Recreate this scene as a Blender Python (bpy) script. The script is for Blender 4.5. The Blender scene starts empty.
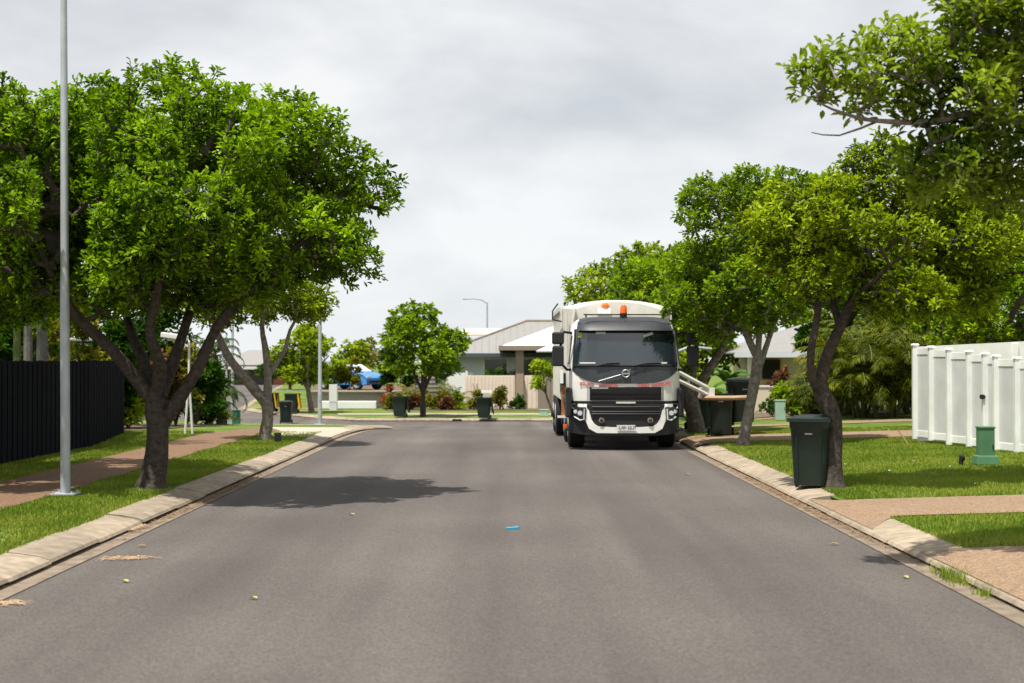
import bpy, bmesh, math, random
import numpy as np
from mathutils import Vector, Matrix, noise as mnoise

S = bpy.context.scene
COL = S.collection
rnd = random.Random(7)
R = math.radians

# ------------------------------------------------------------ camera
F = 1422.2
CAMH = 1.86
cd = bpy.data.cameras.new("camera")
cam = bpy.data.objects.new("camera", cd); COL.objects.link(cam)
cam.location = (0, 0, CAMH)
cd.lens = 50; cd.sensor_width = 36; cd.clip_end = 3000; cd.clip_start = 0.1
cam.rotation_euler = (R(90) + math.atan(18.5 / F), 0, 0)
cd.dof.use_dof = True; cd.dof.focus_distance = 21.0; cd.dof.aperture_fstop = 2.2
S.camera = cam

# ------------------------------------------------------------ world and sun
LD = Vector((0.22, 0.28, -1.0)).normalized()
elev = math.asin(-LD.z)
azi = math.atan2(-LD.x, -LD.y)
w = bpy.data.worlds.new("World"); S.world = w; w.use_nodes = True
nt = w.node_tree; nt.nodes.clear()
N = nt.nodes.new; L = nt.links.new
out = N('ShaderNodeOutputWorld'); mix = N('ShaderNodeMixShader')
b1 = N('ShaderNodeBackground'); b2 = N('ShaderNodeBackground')
sky = N('ShaderNodeTexSky'); sky.sky_type = 'NISHITA'; sky.sun_disc = False
sky.sun_elevation = elev; sky.sun_rotation = azi
L(sky.outputs[0], b1.inputs[0]); b1.inputs[1].default_value = 0.10
tc = N('ShaderNodeTexCoord'); sep = N('ShaderNodeSeparateXYZ'); L(tc.outputs['Generated'], sep.inputs[0])
add = N('ShaderNodeMath'); add.operation = 'ADD'; add.inputs[1].default_value = 0.34; L(sep.outputs[2], add.inputs[0])
mx = N('ShaderNodeMath'); mx.operation = 'MAXIMUM'; mx.inputs[1].default_value = 0.06; L(add.outputs[0], mx.inputs[0])
dv = N('ShaderNodeVectorMath'); dv.operation = 'DIVIDE'
cb = N('ShaderNodeCombineXYZ'); [L(mx.outputs[0], cb.inputs[i]) for i in range(3)]
L(tc.outputs['Generated'], dv.inputs[0]); L(cb.outputs[0], dv.inputs[1])
nz = N('ShaderNodeTexNoise'); nz.inputs['Scale'].default_value = 2.1; nz.inputs['Detail'].default_value = 7
nz.inputs['Roughness'].default_value = 0.5; nz.inputs['Distortion'].default_value = 0.25
L(dv.outputs[0], nz.inputs['Vector'])
rp = N('ShaderNodeValToRGB'); L(nz.outputs[0], rp.inputs[0])
rp.color_ramp.elements[0].position = 0.36; rp.color_ramp.elements[0].color = (0.45, 0.475, 0.51, 1)
rp.color_ramp.elements[1].position = 0.62; rp.color_ramp.elements[1].color = (0.72, 0.725, 0.73, 1)
# clouds thin out and brighten towards the horizon
mr = N('ShaderNodeMapRange'); L(sep.outputs[2], mr.inputs[0])
mr.inputs[1].default_value = 0.0; mr.inputs[2].default_value = 0.22; mr.inputs[3].default_value = 0.7; mr.inputs[4].default_value = 0.0
mc = N('ShaderNodeMixRGB'); L(mr.outputs[0], mc.inputs[0]); L(rp.outputs[0], mc.inputs[1]); mc.inputs[2].default_value = (0.71, 0.74, 0.755, 1)
L(mc.outputs[0], b2.inputs[0]); b2.inputs[1].default_value = 1.0
mix.inputs[0].default_value = 0.95
L(b1.outputs[0], mix.inputs[1]); L(b2.outputs[0], mix.inputs[2]); L(mix.outputs[0], out.inputs[0])

sd = bpy.data.lights.new("sun", 'SUN'); sd.energy = 5.0; sd.angle = R(0.7); sd.color = (1.0, 0.955, 0.88)
sun = bpy.data.objects.new("sun", sd); COL.objects.link(sun)
sun.rotation_euler = LD.to_track_quat('-Z', 'Y').to_euler()
S.view_settings.view_transform = 'Standard'; S.view_settings.look = 'None'
S.view_settings.exposure = 0.40; S.view_settings.gamma = 1.0
S.render.engine = 'CYCLES'
S.cycles.max_bounces = 6; S.cycles.transmission_bounces = 4; S.cycles.transparent_max_bounces = 6
S.render.resolution_x = 1024; S.render.resolution_y = 683

# ------------------------------------------------------------ terrain functions
def sm(a, b, x):
    t = max(0.0, min(1.0, (x - a) / (b - a))); return t * t * (3 - 2 * t)
def G(x, y):            # road level
    return -0.9 * sm(33, 62, y) * (1 - 0.8 * sm(5.5, 11, x))
RE, LE = 3.58, -3.96    # asphalt edges
def V(x, y):            # verge level
    d = x - RE if x > 0 else LE - x
    if y > 51: d = max(d, 0.58)
    k = 0.07 + 0.065 * max(0, min(1, (d - 0.2) / 0.38))
    far = max(0, min(d - 0.58, 6))
    return G(x, y) + k + far * (0.028 if x > 0 else 0.008) * (1 - sm(48, 56, y))
def at(px, py, z=None, Y=None):
    if Y is None: Y = F * (CAMH - z) / (py - 360.0)
    return (px - 512) * Y / F, Y, CAMH + (360 - py) * Y / F

# ------------------------------------------------------------ materials
MATS = {}
def mat(name, col, rough=0.6, var=0.0, vscale=3.0, bump=0.0, bscale=40.0, metal=0.0, spec=0.5, island=0.0, coat=0.0, detail=4, var2=0.0, v2scale=0.3):
    m = bpy.data.materials.new(name); m.use_nodes = True
    t = m.node_tree; p = t.nodes['Principled BSDF']
    p.inputs['Roughness'].default_value = rough; p.inputs['Metallic'].default_value = metal
    p.inputs['Specular IOR Level'].default_value = spec; p.inputs['Coat Weight'].default_value = coat
    c = t.nodes.new('ShaderNodeRGB'); c.outputs[0].default_value = (*col, 1)
    last = c.outputs[0]
    co = t.nodes.new('ShaderNodeTexCoord')
    def hsv(src, last, amt):
        mr = t.nodes.new('ShaderNodeMapRange'); t.links.new(src, mr.inputs[0])
        mr.inputs[1].default_value = 0.25 if src.name == 'Fac' else 0; mr.inputs[2].default_value = 0.75 if src.name == 'Fac' else 1
        mr.inputs[3].default_value = 1 - amt; mr.inputs[4].default_value = 1 + amt
        h = t.nodes.new('ShaderNodeHueSaturation'); t.links.new(mr.outputs[0], h.inputs['Value']); t.links.new(last, h.inputs['Color'])
        return h.outputs[0]
    def nz(sc, det=detail):
        n = t.nodes.new('ShaderNodeTexNoise'); n.inputs['Scale'].default_value = sc; n.inputs['Detail'].default_value = det
        t.links.new(co.outputs['Object'], n.inputs['Vector']); return n
    if var: last = hsv(nz(vscale).outputs['Fac'], last, var)
    if var2: last = hsv(nz(v2scale, 2).outputs['Fac'], last, var2)
    if island:
        g = t.nodes.new('ShaderNodeNewGeometry'); last = hsv(g.outputs['Random Per Island'], last, island)
    t.links.new(last, p.inputs['Base Color'])
    if bump:
        n = nz(bscale); b = t.nodes.new('ShaderNodeBump'); b.inputs['Strength'].default_value = bump; b.inputs['Distance'].default_value = 0.02
        t.links.new(n.outputs['Fac'], b.inputs['Height']); t.links.new(b.outputs[0], p.inputs['Normal'])
    MATS[name] = m
    return m

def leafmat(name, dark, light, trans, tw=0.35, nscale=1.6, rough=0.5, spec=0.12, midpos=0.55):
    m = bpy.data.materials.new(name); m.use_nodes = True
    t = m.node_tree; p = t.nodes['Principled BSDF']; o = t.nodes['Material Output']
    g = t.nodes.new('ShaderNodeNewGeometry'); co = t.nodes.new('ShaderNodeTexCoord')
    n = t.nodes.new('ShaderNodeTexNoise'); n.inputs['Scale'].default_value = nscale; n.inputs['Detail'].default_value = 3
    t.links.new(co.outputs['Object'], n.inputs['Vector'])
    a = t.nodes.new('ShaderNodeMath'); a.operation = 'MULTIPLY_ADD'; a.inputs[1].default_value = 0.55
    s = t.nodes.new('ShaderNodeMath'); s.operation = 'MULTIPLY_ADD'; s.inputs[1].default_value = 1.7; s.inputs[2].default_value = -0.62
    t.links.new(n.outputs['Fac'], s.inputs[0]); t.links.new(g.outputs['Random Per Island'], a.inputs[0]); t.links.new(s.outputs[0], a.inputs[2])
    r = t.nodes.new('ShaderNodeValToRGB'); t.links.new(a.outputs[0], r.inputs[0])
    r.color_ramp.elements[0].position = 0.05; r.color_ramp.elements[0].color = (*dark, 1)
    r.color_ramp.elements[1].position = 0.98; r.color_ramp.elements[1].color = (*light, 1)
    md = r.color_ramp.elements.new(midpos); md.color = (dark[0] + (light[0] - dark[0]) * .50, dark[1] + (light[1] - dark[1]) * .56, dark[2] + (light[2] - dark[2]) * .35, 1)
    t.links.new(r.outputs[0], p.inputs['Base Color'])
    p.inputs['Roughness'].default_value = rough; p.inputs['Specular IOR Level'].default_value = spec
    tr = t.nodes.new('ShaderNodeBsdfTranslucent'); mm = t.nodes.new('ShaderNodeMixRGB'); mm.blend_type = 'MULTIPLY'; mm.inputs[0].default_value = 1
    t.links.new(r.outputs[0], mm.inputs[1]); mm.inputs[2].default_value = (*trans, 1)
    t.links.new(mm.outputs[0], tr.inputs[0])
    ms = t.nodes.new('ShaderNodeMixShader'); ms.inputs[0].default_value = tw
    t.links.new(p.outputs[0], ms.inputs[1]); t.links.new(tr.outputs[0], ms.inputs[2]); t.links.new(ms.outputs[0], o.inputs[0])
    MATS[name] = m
    return m

def asphalt_mat():
    m = mat('asphalt', (0.108, 0.095, 0.086), 0.88, 0.10, 90, 0.35, 260, spec=0.25, var2=0.16, v2scale=0.28)
    t = m.node_tree; p = t.nodes['Principled BSDF']; src = p.inputs['Base Color'].links[0].from_socket
    co = t.nodes.new('ShaderNodeTexCoord'); mp = t.nodes.new('ShaderNodeMapping'); mp.inputs['Scale'].default_value = (1.1, 0.05, 1)
    t.links.new(co.outputs['Object'], mp.inputs[0])
    n = t.nodes.new('ShaderNodeTexNoise'); n.inputs['Scale'].default_value = 1.0; n.inputs['Detail'].default_value = 3
    t.links.new(mp.outputs[0], n.inputs['Vector'])
    mr = t.nodes.new('ShaderNodeMapRange'); t.links.new(n.outputs['Fac'], mr.inputs[0])
    mr.inputs[1].default_value = 0.3; mr.inputs[2].default_value = 0.7; mr.inputs[3].default_value = 0.76; mr.inputs[4].default_value = 1.18
    h = t.nodes.new('ShaderNodeHueSaturation'); t.links.new(mr.outputs[0], h.inputs['Value']); t.links.new(src, h.inputs['Color'])
    # fine pale and dark aggregate
    v = t.nodes.new('ShaderNodeTexVoronoi'); v.inputs['Scale'].default_value = 75; t.links.new(co.outputs['Object'], v.inputs['Vector'])
    sp = t.nodes.new('ShaderNodeSeparateColor'); t.links.new(v.outputs['Color'], sp.inputs[0])
    m2 = t.nodes.new('ShaderNodeMapRange'); t.links.new(sp.outputs[0], m2.inputs[0]); m2.inputs[3].default_value = 0.72; m2.inputs[4].default_value = 1.28
    h2 = t.nodes.new('ShaderNodeHueSaturation'); t.links.new(m2.outputs[0], h2.inputs['Value']); t.links.new(h.outputs[0], h2.inputs['Color'])
    t.links.new(h2.outputs[0], p.inputs['Base Color'])
asphalt_mat()
def pebble_mat(name, c1, c2):
    m = mat(name, c1, 0.85, 0.08, 2.0, 0.5, 120, spec=0.3)
    t = m.node_tree; p = t.nodes['Principled BSDF']; src = p.inputs['Base Color'].links[0].from_socket
    co = t.nodes.new('ShaderNodeTexCoord')
    v = t.nodes.new('ShaderNodeTexVoronoi'); v.inputs['Scale'].default_value = 55; t.links.new(co.outputs['Object'], v.inputs['Vector'])
    sp = t.nodes.new('ShaderNodeSeparateColor'); t.links.new(v.outputs['Color'], sp.inputs[0])
    mx = t.nodes.new('ShaderNodeMixRGB'); t.links.new(sp.outputs[1], mx.inputs[0]); t.links.new(src, mx.inputs[1]); mx.inputs[2].default_value = (*c2, 1)
    t.links.new(mx.outputs[0], p.inputs['Base Color'])
pebble_mat('pebble', (0.345, 0.235, 0.145), (0.18, 0.12, 0.078))
pebble_mat('pebble_brown', (0.25, 0.145, 0.082), (0.13, 0.08, 0.05))
mat('concrete', (0.285, 0.23, 0.165), 0.9, 0.32, 7, 0.4, 60, island=0.13, var2=0.16, v2scale=0.9)
mat('gutter', (0.20, 0.155, 0.11), 0.9, 0.4, 5, 0.3, 50, island=0.1)
mat('pale_concrete', (0.42, 0.36, 0.28), 0.85, 0.1, 3)
def grass_mat(name, c1, c2):
    m = mat(name, c1, 0.9, 0.12, 14, 0.5, 90, spec=0.15)
    t = m.node_tree; p = t.nodes['Principled BSDF']; src = p.inputs['Base Color'].links[0].from_socket
    co = t.nodes.new('ShaderNodeTexCoord'); n = t.nodes.new('ShaderNodeTexNoise'); n.inputs['Scale'].default_value = 0.8; n.inputs['Detail'].default_value = 6
    t.links.new(co.outputs['Object'], n.inputs['Vector'])
    r = t.nodes.new('ShaderNodeMapRange'); r.inputs[1].default_value = 0.42; r.inputs[2].default_value = 0.62; t.links.new(n.outputs['Fac'], r.inputs[0])
    mx = t.nodes.new('ShaderNodeMixRGB'); t.links.new(r.outputs[0], mx.inputs[0]); t.links.new(src, mx.inputs[1]); mx.inputs[2].default_value = (*c2, 1)
    t.links.new(mx.outputs[0], p.inputs['Base Color'])
grass_mat('lawn', (0.075, 0.145, 0.016), (0.17, 0.19, 0.045))
leafmat('grass_blade', (0.13, 0.20, 0.018), (0.30, 0.34, 0.055), (1.2, 1.3, 0.7), 0.25, 0.8, 0.6, 0.2)
mat('soil', (0.12, 0.085, 0.055), 0.95, 0.3, 6, 0.4, 40)
mat('bark', (0.07, 0.057, 0.048), 0.95, 0.5, 16, 1.0, 24, spec=0.2)
mat('bark_pale', (0.20, 0.175, 0.15), 0.95, 0.5, 14, 1.0, 22, spec=0.2)
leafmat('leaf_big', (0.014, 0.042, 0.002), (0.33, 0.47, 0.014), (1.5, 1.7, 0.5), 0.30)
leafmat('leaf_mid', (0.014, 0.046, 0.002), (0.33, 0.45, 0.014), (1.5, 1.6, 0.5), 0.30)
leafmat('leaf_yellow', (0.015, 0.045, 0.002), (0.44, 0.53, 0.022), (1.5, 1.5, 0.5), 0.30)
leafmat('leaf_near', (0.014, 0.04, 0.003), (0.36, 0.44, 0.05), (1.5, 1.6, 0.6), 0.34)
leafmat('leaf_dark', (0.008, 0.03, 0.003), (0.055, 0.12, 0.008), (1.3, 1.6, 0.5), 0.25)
leafmat('leaf_palm', (0.008, 0.020, 0.002), (0.22, 0.23, 0.008), (1.5, 1.5, 0.4), 0.18, 1.2, 0.6, 0.10, 0.75)
leafmat('leaf_gold', (0.07, 0.08, 0.012), (0.30, 0.28, 0.03), (1.3, 1.2, 0.5), 0.3)
leafmat('leaf_red', (0.05, 0.03, 0.012), (0.26, 0.11, 0.06), (1.2, 1.0, 0.6), 0.25)
leafmat('flower_orange', (0.10, 0.06, 0.02), (0.8, 0.12, 0.02), (1, 1, 1), 0.2)
leafmat('leaf_banana', (0.02, 0.06, 0.008), (0.09, 0.17, 0.02), (1.4, 1.5, 0.5), 0.15)
mat('galvanised', (0.42, 0.44, 0.47), 0.5, 0.12, 6, metal=0.25)
mat('dark_fence', (0.006, 0.007, 0.011), 0.9, 0.2, 3, island=0.2, spec=0.1)
mat('white_vinyl', (0.80, 0.80, 0.77), 0.5, 0.09, 3, var2=0.05, v2scale=1)
mat('bin_green', (0.008, 0.021, 0.013), 0.5, 0.15, 6, 0.1, 90)
mat('bin_lid', (0.008, 0.019, 0.014), 0.42, 0.12, 5)
mat('bin_yellow', (0.72, 0.44, 0.01), 0.5)
mat('black_plastic', (0.014, 0.014, 0.016), 0.55, 0.15, 8)
mat('dull_black', (0.008, 0.008, 0.009), 0.8)
mat('rubber', (0.012, 0.012, 0.012), 0.85)
mat('box_green', (0.075, 0.19, 0.09), 0.6, 0.12, 4)
mat('box_teal', (0.02, 0.12, 0.09), 0.6, 0.1, 4)
mat('box_pale', (0.36, 0.50, 0.42), 0.6, 0.08, 4)
mat('truck_white', (0.86, 0.85, 0.80), 0.38, 0.07, 3, coat=0.3, var2=0.06, v2scale=1.2)
mat('body_cream', (0.64, 0.62, 0.56), 0.6, 0.10, 4, var2=0.08, v2scale=1.0)
mat('truck_grey', (0.045, 0.053, 0.062), 0.38, 0.12, 4, coat=0.3)
mat('visor', (0.028, 0.030, 0.036), 0.42, 0.25, 5)
mat('glass', (0.016, 0.026, 0.032), 0.06, spec=1.0, coat=0.6)
mat('grille', (0.012, 0.012, 0.013), 0.6)
mat('chrome', (0.62, 0.62, 0.62), 0.22, metal=0.9)
mat('dull_chrome', (0.42, 0.43, 0.44), 0.45, metal=0.5)
mat('headlamp', (0.75, 0.78, 0.80), 0.12, metal=0.3, spec=0.8)
mat('lamp_dark', (0.03, 0.035, 0.04), 0.15, spec=0.8)
mat('amber', (0.85, 0.14, 0.015), 0.3)
mat('rust', (0.36, 0.14, 0.05), 0.8, 0.25, 8)
mat('red_ink', (0.62, 0.13, 0.11), 0.6)
mat('plate', (0.65, 0.66, 0.66), 0.5)
mat('sticker', (0.6, 0.62, 0.56), 0.5)
mat('sticker_green', (0.35, 0.45, 0.05), 0.5)
mat('tan_rubber', (0.45, 0.30, 0.17), 0.7, 0.15, 6)
mat('roof_grey', (0.24, 0.232, 0.222), 0.7, 0.06, 3)
mat('roof_white', (0.80, 0.80, 0.79), 0.6, 0.03, 2)
mat('roof_slate', (0.20, 0.21, 0.235), 0.7, 0.06, 3)
mat('taupe', (0.25, 0.205, 0.165), 0.8, 0.06, 3)
mat('vinyl_panel', (0.60, 0.60, 0.59), 0.6, 0.10, 2.5)
mat('beige', (0.76, 0.65, 0.54), 0.8, 0.05, 3)
mat('pale_wall', (0.62, 0.64, 0.67), 0.8, 0.04, 2)
mat('cream_wall', (0.66, 0.57, 0.44), 0.85, 0.05, 2)
mat('yellow_wall', (0.62, 0.46, 0.24), 0.85, 0.05, 2)
mat('white_paint', (0.78, 0.78, 0.77), 0.6, 0.04, 2)
mat('slate_paint', (0.07, 0.09, 0.11), 0.7)
mat('window', (0.02, 0.022, 0.025), 0.1, spec=0.8)
mat('dark_wall', (0.05, 0.045, 0.04), 0.8)
mat('brick_red', (0.30, 0.09, 0.05), 0.8, 0.15, 8)
mat('stone_wall', (0.34, 0.31, 0.29), 0.9, 0.15, 6)
mat('brown_pillar', (0.33, 0.25, 0.185), 0.85, 0.08, 4)
mat('car_blue', (0.008, 0.20, 0.55), 0.25, coat=0.8, spec=0.6)
mat('blue_plastic', (0.03, 0.33, 0.50), 0.4)
mat('dry_leaf', (0.50, 0.42, 0.10), 0.8, island=0.4)
mat('litter', (0.19, 0.12, 0.065), 0.9, island=0.5)
mat('straw', (0.36, 0.24, 0.14), 0.9, island=0.3)
mat('pale_trunk', (0.14, 0.13, 0.12), 0.85, 0.25, 6, 0.4, 14)
mat('green_trunk', (0.08, 0.10, 0.02), 0.7, 0.25, 5)
M = MATS

# ------------------------------------------------------------ object helpers
def link(o, parent=None):
    COL.objects.link(o)
    if parent is not None: o.parent = parent
    return o
def tag(o, label=None, cat=None, group=None, kind=None):
    if label: o['label'] = label
    if cat: o['category'] = cat
    if group: o['group'] = group
    if kind: o['kind'] = kind
    return o
def empty(name, loc, label, cat, group=None, rz=0):
    o = bpy.data.objects.new(name, None); o.empty_display_size = 0.3
    o.location = loc; o.rotation_euler = (0, 0, rz)
    COL.objects.link(o); return tag(o, label, cat, group)
def copy_tree(o, parent=None):
    c = o.copy(); COL.objects.link(c); c.parent = parent
    for ch in [q for q in bpy.data.objects if q.parent == o]:
        copy_tree(ch, c)
    return c
def from_np(name, verts, faces, m, parent=None, nper=4, smooth=False):
    me = bpy.data.meshes.new(name)
    nv, nf = len(verts), len(faces)
    me.vertices.add(nv); me.vertices.foreach_set('co', np.asarray(verts, dtype=np.float32).ravel())
    me.loops.add(nf * nper); me.loops.foreach_set('vertex_index', np.asarray(faces, dtype=np.int32).ravel())
    me.polygons.add(nf); me.polygons.foreach_set('loop_start', np.arange(0, nf * nper, nper, dtype=np.int32))
    me.polygons.foreach_set('loop_total', np.full(nf, nper, dtype=np.int32))
    if smooth: me.polygons.foreach_set('use_smooth', np.ones(nf, dtype=bool))
    me.materials.append(m); me.update(calc_edges=True); me.validate()
    o = bpy.data.objects.new(name, me)
    return link(o, parent)

class MB:
    def __init__(s): s.v = []; s.f = []
    def add(s, vs, fs):
        b = len(s.v); s.v += [tuple(q) for q in vs]; s.f += [tuple(i + b for i in f) for f in fs]; return s
    def box(s, c, d, rz=0, rot=None, taper=1.0, tapery=None):
        x, y, z = [k / 2 for k in d]; ty = taper if tapery is None else tapery
        P = [(-x, -y, -z), (x, -y, -z), (x, y, -z), (-x, y, -z), (-x * taper, -y * ty, z), (x * taper, -y * ty, z), (x * taper, y * ty, z), (-x * taper, y * ty, z)]
        Mx = Matrix.Rotation(rz, 3, 'Z') if rot is None else rot
        P = [Mx @ Vector(p) + Vector(c) for p in P]
        return s.add(P, [(0, 3, 2, 1), (4, 5, 6, 7), (0, 1, 5, 4), (1, 2, 6, 5), (2, 3, 7, 6), (3, 0, 4, 7)])
    def tube(s, pts, r, n=8, caps=True):
        pts = [Vector(p) for p in pts]; rs = r if hasattr(r, '__len__') else [r] * len(pts)
        vs = []; fs = []; up = None
        for i, p in enumerate(pts):
            d = (pts[min(i + 1, len(pts) - 1)] - pts[max(i - 1, 0)])
            if d.length < 1e-9: d = Vector((0, 0, 1))
            d.normalize()
            if up is None: up = d.orthogonal().normalized()
            else:
                up = up - d * up.dot(d)
                up = up.normalized() if up.length > 1e-6 else d.orthogonal().normalized()
            sd = d.cross(up)
            for k in range(n):
                a = 2 * math.pi * k / n; vs.append(p + (up * math.cos(a) + sd * math.sin(a)) * rs[i])
        for i in range(len(pts) - 1):
            for k in range(n):
                a, b = i * n + k, i * n + (k + 1) % n; fs.append((a, b, b + n, a + n))
        if caps: fs.append(tuple(range(n))[::-1]); fs.append(tuple((len(pts) - 1) * n + k for k in range(n)))
        return s.add(vs, fs)
    def cyl(s, a, b, r, n=20): return s.tube([a, b], r, n)
    def prism(s, poly, y0, y1, axis='Y'):       # poly in (x,z) extruded along y ; axis X: poly (y,z) along x; Z: poly (x,y) along z
        n = len(poly)
        def p(a, b, t): return (a, t, b) if axis == 'Y' else ((t, a, b) if axis == 'X' else (a, b, t))
        vs = [p(a, b, y0) for a, b in poly] + [p(a, b, y1) for a, b in poly]
        fs = [tuple(range(n)), tuple(range(2 * n - 1, n - 1, -1))] + [(i, (i + 1) % n, (i + 1) % n + n, i + n) for i in range(n)]
        return s.add(vs, fs)
    def grid(s, fn, nu, nv):
        vs = [fn(i / nu, j / nv) for j in range(nv + 1) for i in range(nu + 1)]
        fs = [(j * (nu + 1) + i, j * (nu + 1) + i + 1, (j + 1) * (nu + 1) + i + 1, (j + 1) * (nu + 1) + i) for j in range(nv) for i in range(nu)]
        return s.add(vs, fs)
    def build(s, name, m, parent=None, smooth=False, bevel=0, solid=0, back=None):
        me = bpy.data.meshes.new(name); bm = bmesh.new()
        V_ = [bm.verts.new(v) for v in s.v]
        for f in s.f:
            try: bm.faces.new([V_[i] for i in f])
            except ValueError: pass
        bmesh.ops.recalc_face_normals(bm, faces=bm.faces[:])
        if bevel: 
            ed = [e for e in bm.edges if len(e.link_faces) == 2 and e.calc_face_angle(0) > 0.6]
            bmesh.ops.bevel(bm, geom=ed, offset=bevel, segments=2, profile=0.6, affect='EDGES', clamp_overlap=True)
        if back:
            e_ = bmesh.ops.extrude_face_region(bm, geom=bm.faces[:], use_keep_orig=True)
            bmesh.ops.translate(bm, vec=back, verts=[q for q in e_['geom'] if isinstance(q, bmesh.types.BMVert)])
            bmesh.ops.recalc_face_normals(bm, faces=bm.faces[:])
        if solid: bmesh.ops.solidify(bm, geom=bm.faces[:], thickness=solid)
        bm.to_mesh(me); bm.free(); me.materials.append(m)
        if smooth:
            for p in me.polygons: p.use_smooth = True
            me.set_sharp_from_angle(angle=R(38))
        return link(bpy.data.objects.new(name, me), parent)

def draped(name, poly, zf, m, dz=0.0, step=2.0, kind='structure', thick=0):
    bm = bmesh.new(); vs = [bm.verts.new((x, y, 0)) for x, y in poly]
    f = bm.faces.new(vs); bmesh.ops.triangulate(bm, faces=[f])
    xs = [p[0] for p in poly]; ys = [p[1] for p in poly]
    for lo, hi, no in ((min(xs), max(xs), (1, 0, 0)), (min(ys), max(ys), (0, 1, 0))):
        k = math.ceil(lo / step) * step
        while k < hi:
            if k > lo + 1e-4:
                bmesh.ops.bisect_plane(bm, geom=bm.verts[:] + bm.edges[:] + bm.faces[:], plane_co=Vector(no) * k, plane_no=no)
            k += step if k < 160 else step * 20
    for v in bm.verts: v.co.z = zf(v.co.x, v.co.y) + dz
    bmesh.ops.recalc_face_normals(bm, faces=bm.faces[:])
    if bm.faces and sum(f.normal.z for f in bm.faces) < 0: bmesh.ops.reverse_faces(bm, faces=bm.faces[:])
    me = bpy.data.meshes.new(name); bm.to_mesh(me); bm.free(); me.materials.append(m)
    o = link(bpy.data.objects.new(name, me)); o['kind'] = kind
    return o
# ------------------------------------------------------------ setting
def gx(name, poly, m, dz, step=400):
    return draped(name, poly, lambda x, y: 0, m, dz, step)
draped('ground', [(-1500, -300), (1500, -300), (1500, 2500), (-1500, 2500)], lambda x, y: -1.6, M['lawn'], 0, 5000)
draped('road', [(-50, -12), (40, -12), (40, 165), (-50, 165)], G, M['asphalt'], 0, 2.0)

DR_R = [(-12, 13.1), (15.75, 17.6), (29.6, 32.3), (36.2, 38.0)]
DR_L = [(31.5, 37.5)]
bR = RE + 0.5
padR = [(bR, -12), (60, -12), (60, 62), (5.5, 61), (bR + .3, 58), (bR, 55)]
bndB = [(LE - .5, 50), (-4.75, 52), (-5.2, 53.2), (-6.1, 54.6), (-12.5, 60), (-20, 69), (-27, 90), (-34, 150)]
padL = [(LE - .5, -12)] + bndB + [(-34, 170), (-120, 170), (-120, -12)]
bndC = [(40, 64.5), (-7, 64.5), (-9, 67.2), (-10.9, 70.5), (-13.4, 75), (-14.8, 79.5), (-17, 96), (-20, 119), (-24, 150)]
padC = [(40, 64.5), (-6.5, 64.5), (-9, 67.2), (-10.9, 70.5), (-13.4, 75), (-14.8, 79.5), (-17, 96), (-20, 119), (-24, 150), (-24, 240), (120, 240), (120, 64.5)]
draped('lawn', padR, V, M['lawn'], -0.008, 1.0)
draped('lawn', padL, V, M['lawn'], -0.008, 1.0)
draped('lawn', padC, V, M['lawn'], -0.008, 2.0)

def kerb(name, path, side, cuts=(), seg=1.35, seed=1):
    """path: asphalt edge polyline, side=+1: the verge lies to the right of the walking direction"""
    rr = random.Random(seed)
    P = [Vector((p[0], p[1], 0)) for p in path]
    cum = [0]
    for a, b in zip(P, P[1:]): cum.append(cum[-1] + (b - a).length)
    def pos(s):
        for i in range(len(P) - 1):
            if s <= cum[i + 1] or i == len(P) - 2:
                t = (s - cum[i]) / (cum[i + 1] - cum[i]); d = (P[i + 1] - P[i]).normalized()
                return P[i].lerp(P[i + 1], t), Vector((d.y, -d.x, 0)) * side
    full = [(0.285, 0.004), (0.28, 0.034), (0.165, 0.038), (0.185, 0.066), (0.26, 0.092), (0.45, 0.122), (0.585, 0.135), (0.60, 0.02)]
    low = [(0.26, 0.004), (0.255, 0.03), (0.165, 0.034), (0.185, 0.064), (0.225, 0.072), (0.235, 0.02)]
    gut = [(-0.025, 0.008), (0.09, 0.006), (0.28, 0.009)]
    kb, gt = MB(), MB(); s = 0.0; jog = 0
    while s < cum[-1] - 0.05:
        sl = seg * rr.uniform(0.75, 1.5) if rr.random() < .7 else seg * 2.0
        e = min(s + sl, cum[-1]); mid = pos((s + e) / 2)[0]
        prof = low if any(a < mid.y < b for a, b in cuts) and abs(mid.x) < 5 else full
        jz = rr.uniform(-0.008, 0.008); jx = rr.uniform(-0.008, 0.012)
        for pr, mb, gap in ((prof, kb, 0.008), (gut, gt, 0.0)):
            n = max(1, int((e - s) / 0.6)); vs = []; fs = []
            for k in range(n + 1):
                q, nn = pos(s + gap + (e - s - 2 * gap) * k / n)
                for ox, oz in pr:
                    c = q + nn * (ox + (jx if mb is kb else 0)); vs.append((c.x, c.y, G(c.x, c.y) + oz + (jz if mb is kb else 0)))
            m_ = len(pr)
            for k in range(n):
                for j in range(m_ - 1): fs.append((k * m_ + j, k * m_ + j + 1, (k + 1) * m_ + j + 1, (k + 1) * m_ + j))
            if mb is kb: fs += [tuple(range(m_)), tuple(n * m_ + j for j in range(m_))]
            mb.add(vs, fs)
        s = e
    o = kb.build(name, M['concrete']); o['kind'] = 'structure'
    o = gt.build('gutter', M['gutter']); o['kind'] = 'structure'
kerb('kerb', [(RE, -12), (RE, 20), (RE, 55), (RE + .4, 58), (5.0, 61.5), (9, 62.5)], 1, DR_R, seed=4)
kerb('kerb', [(LE, -12), (LE, 20), (LE, 50), (-4.2, 52.2), (-4.8, 53.7), (-5.75, 55.1), (-12.1, 60.5), (-19.6, 69.5), (-26.5, 90), (-33.5, 150)], -1, DR_L, seed=9)
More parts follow.
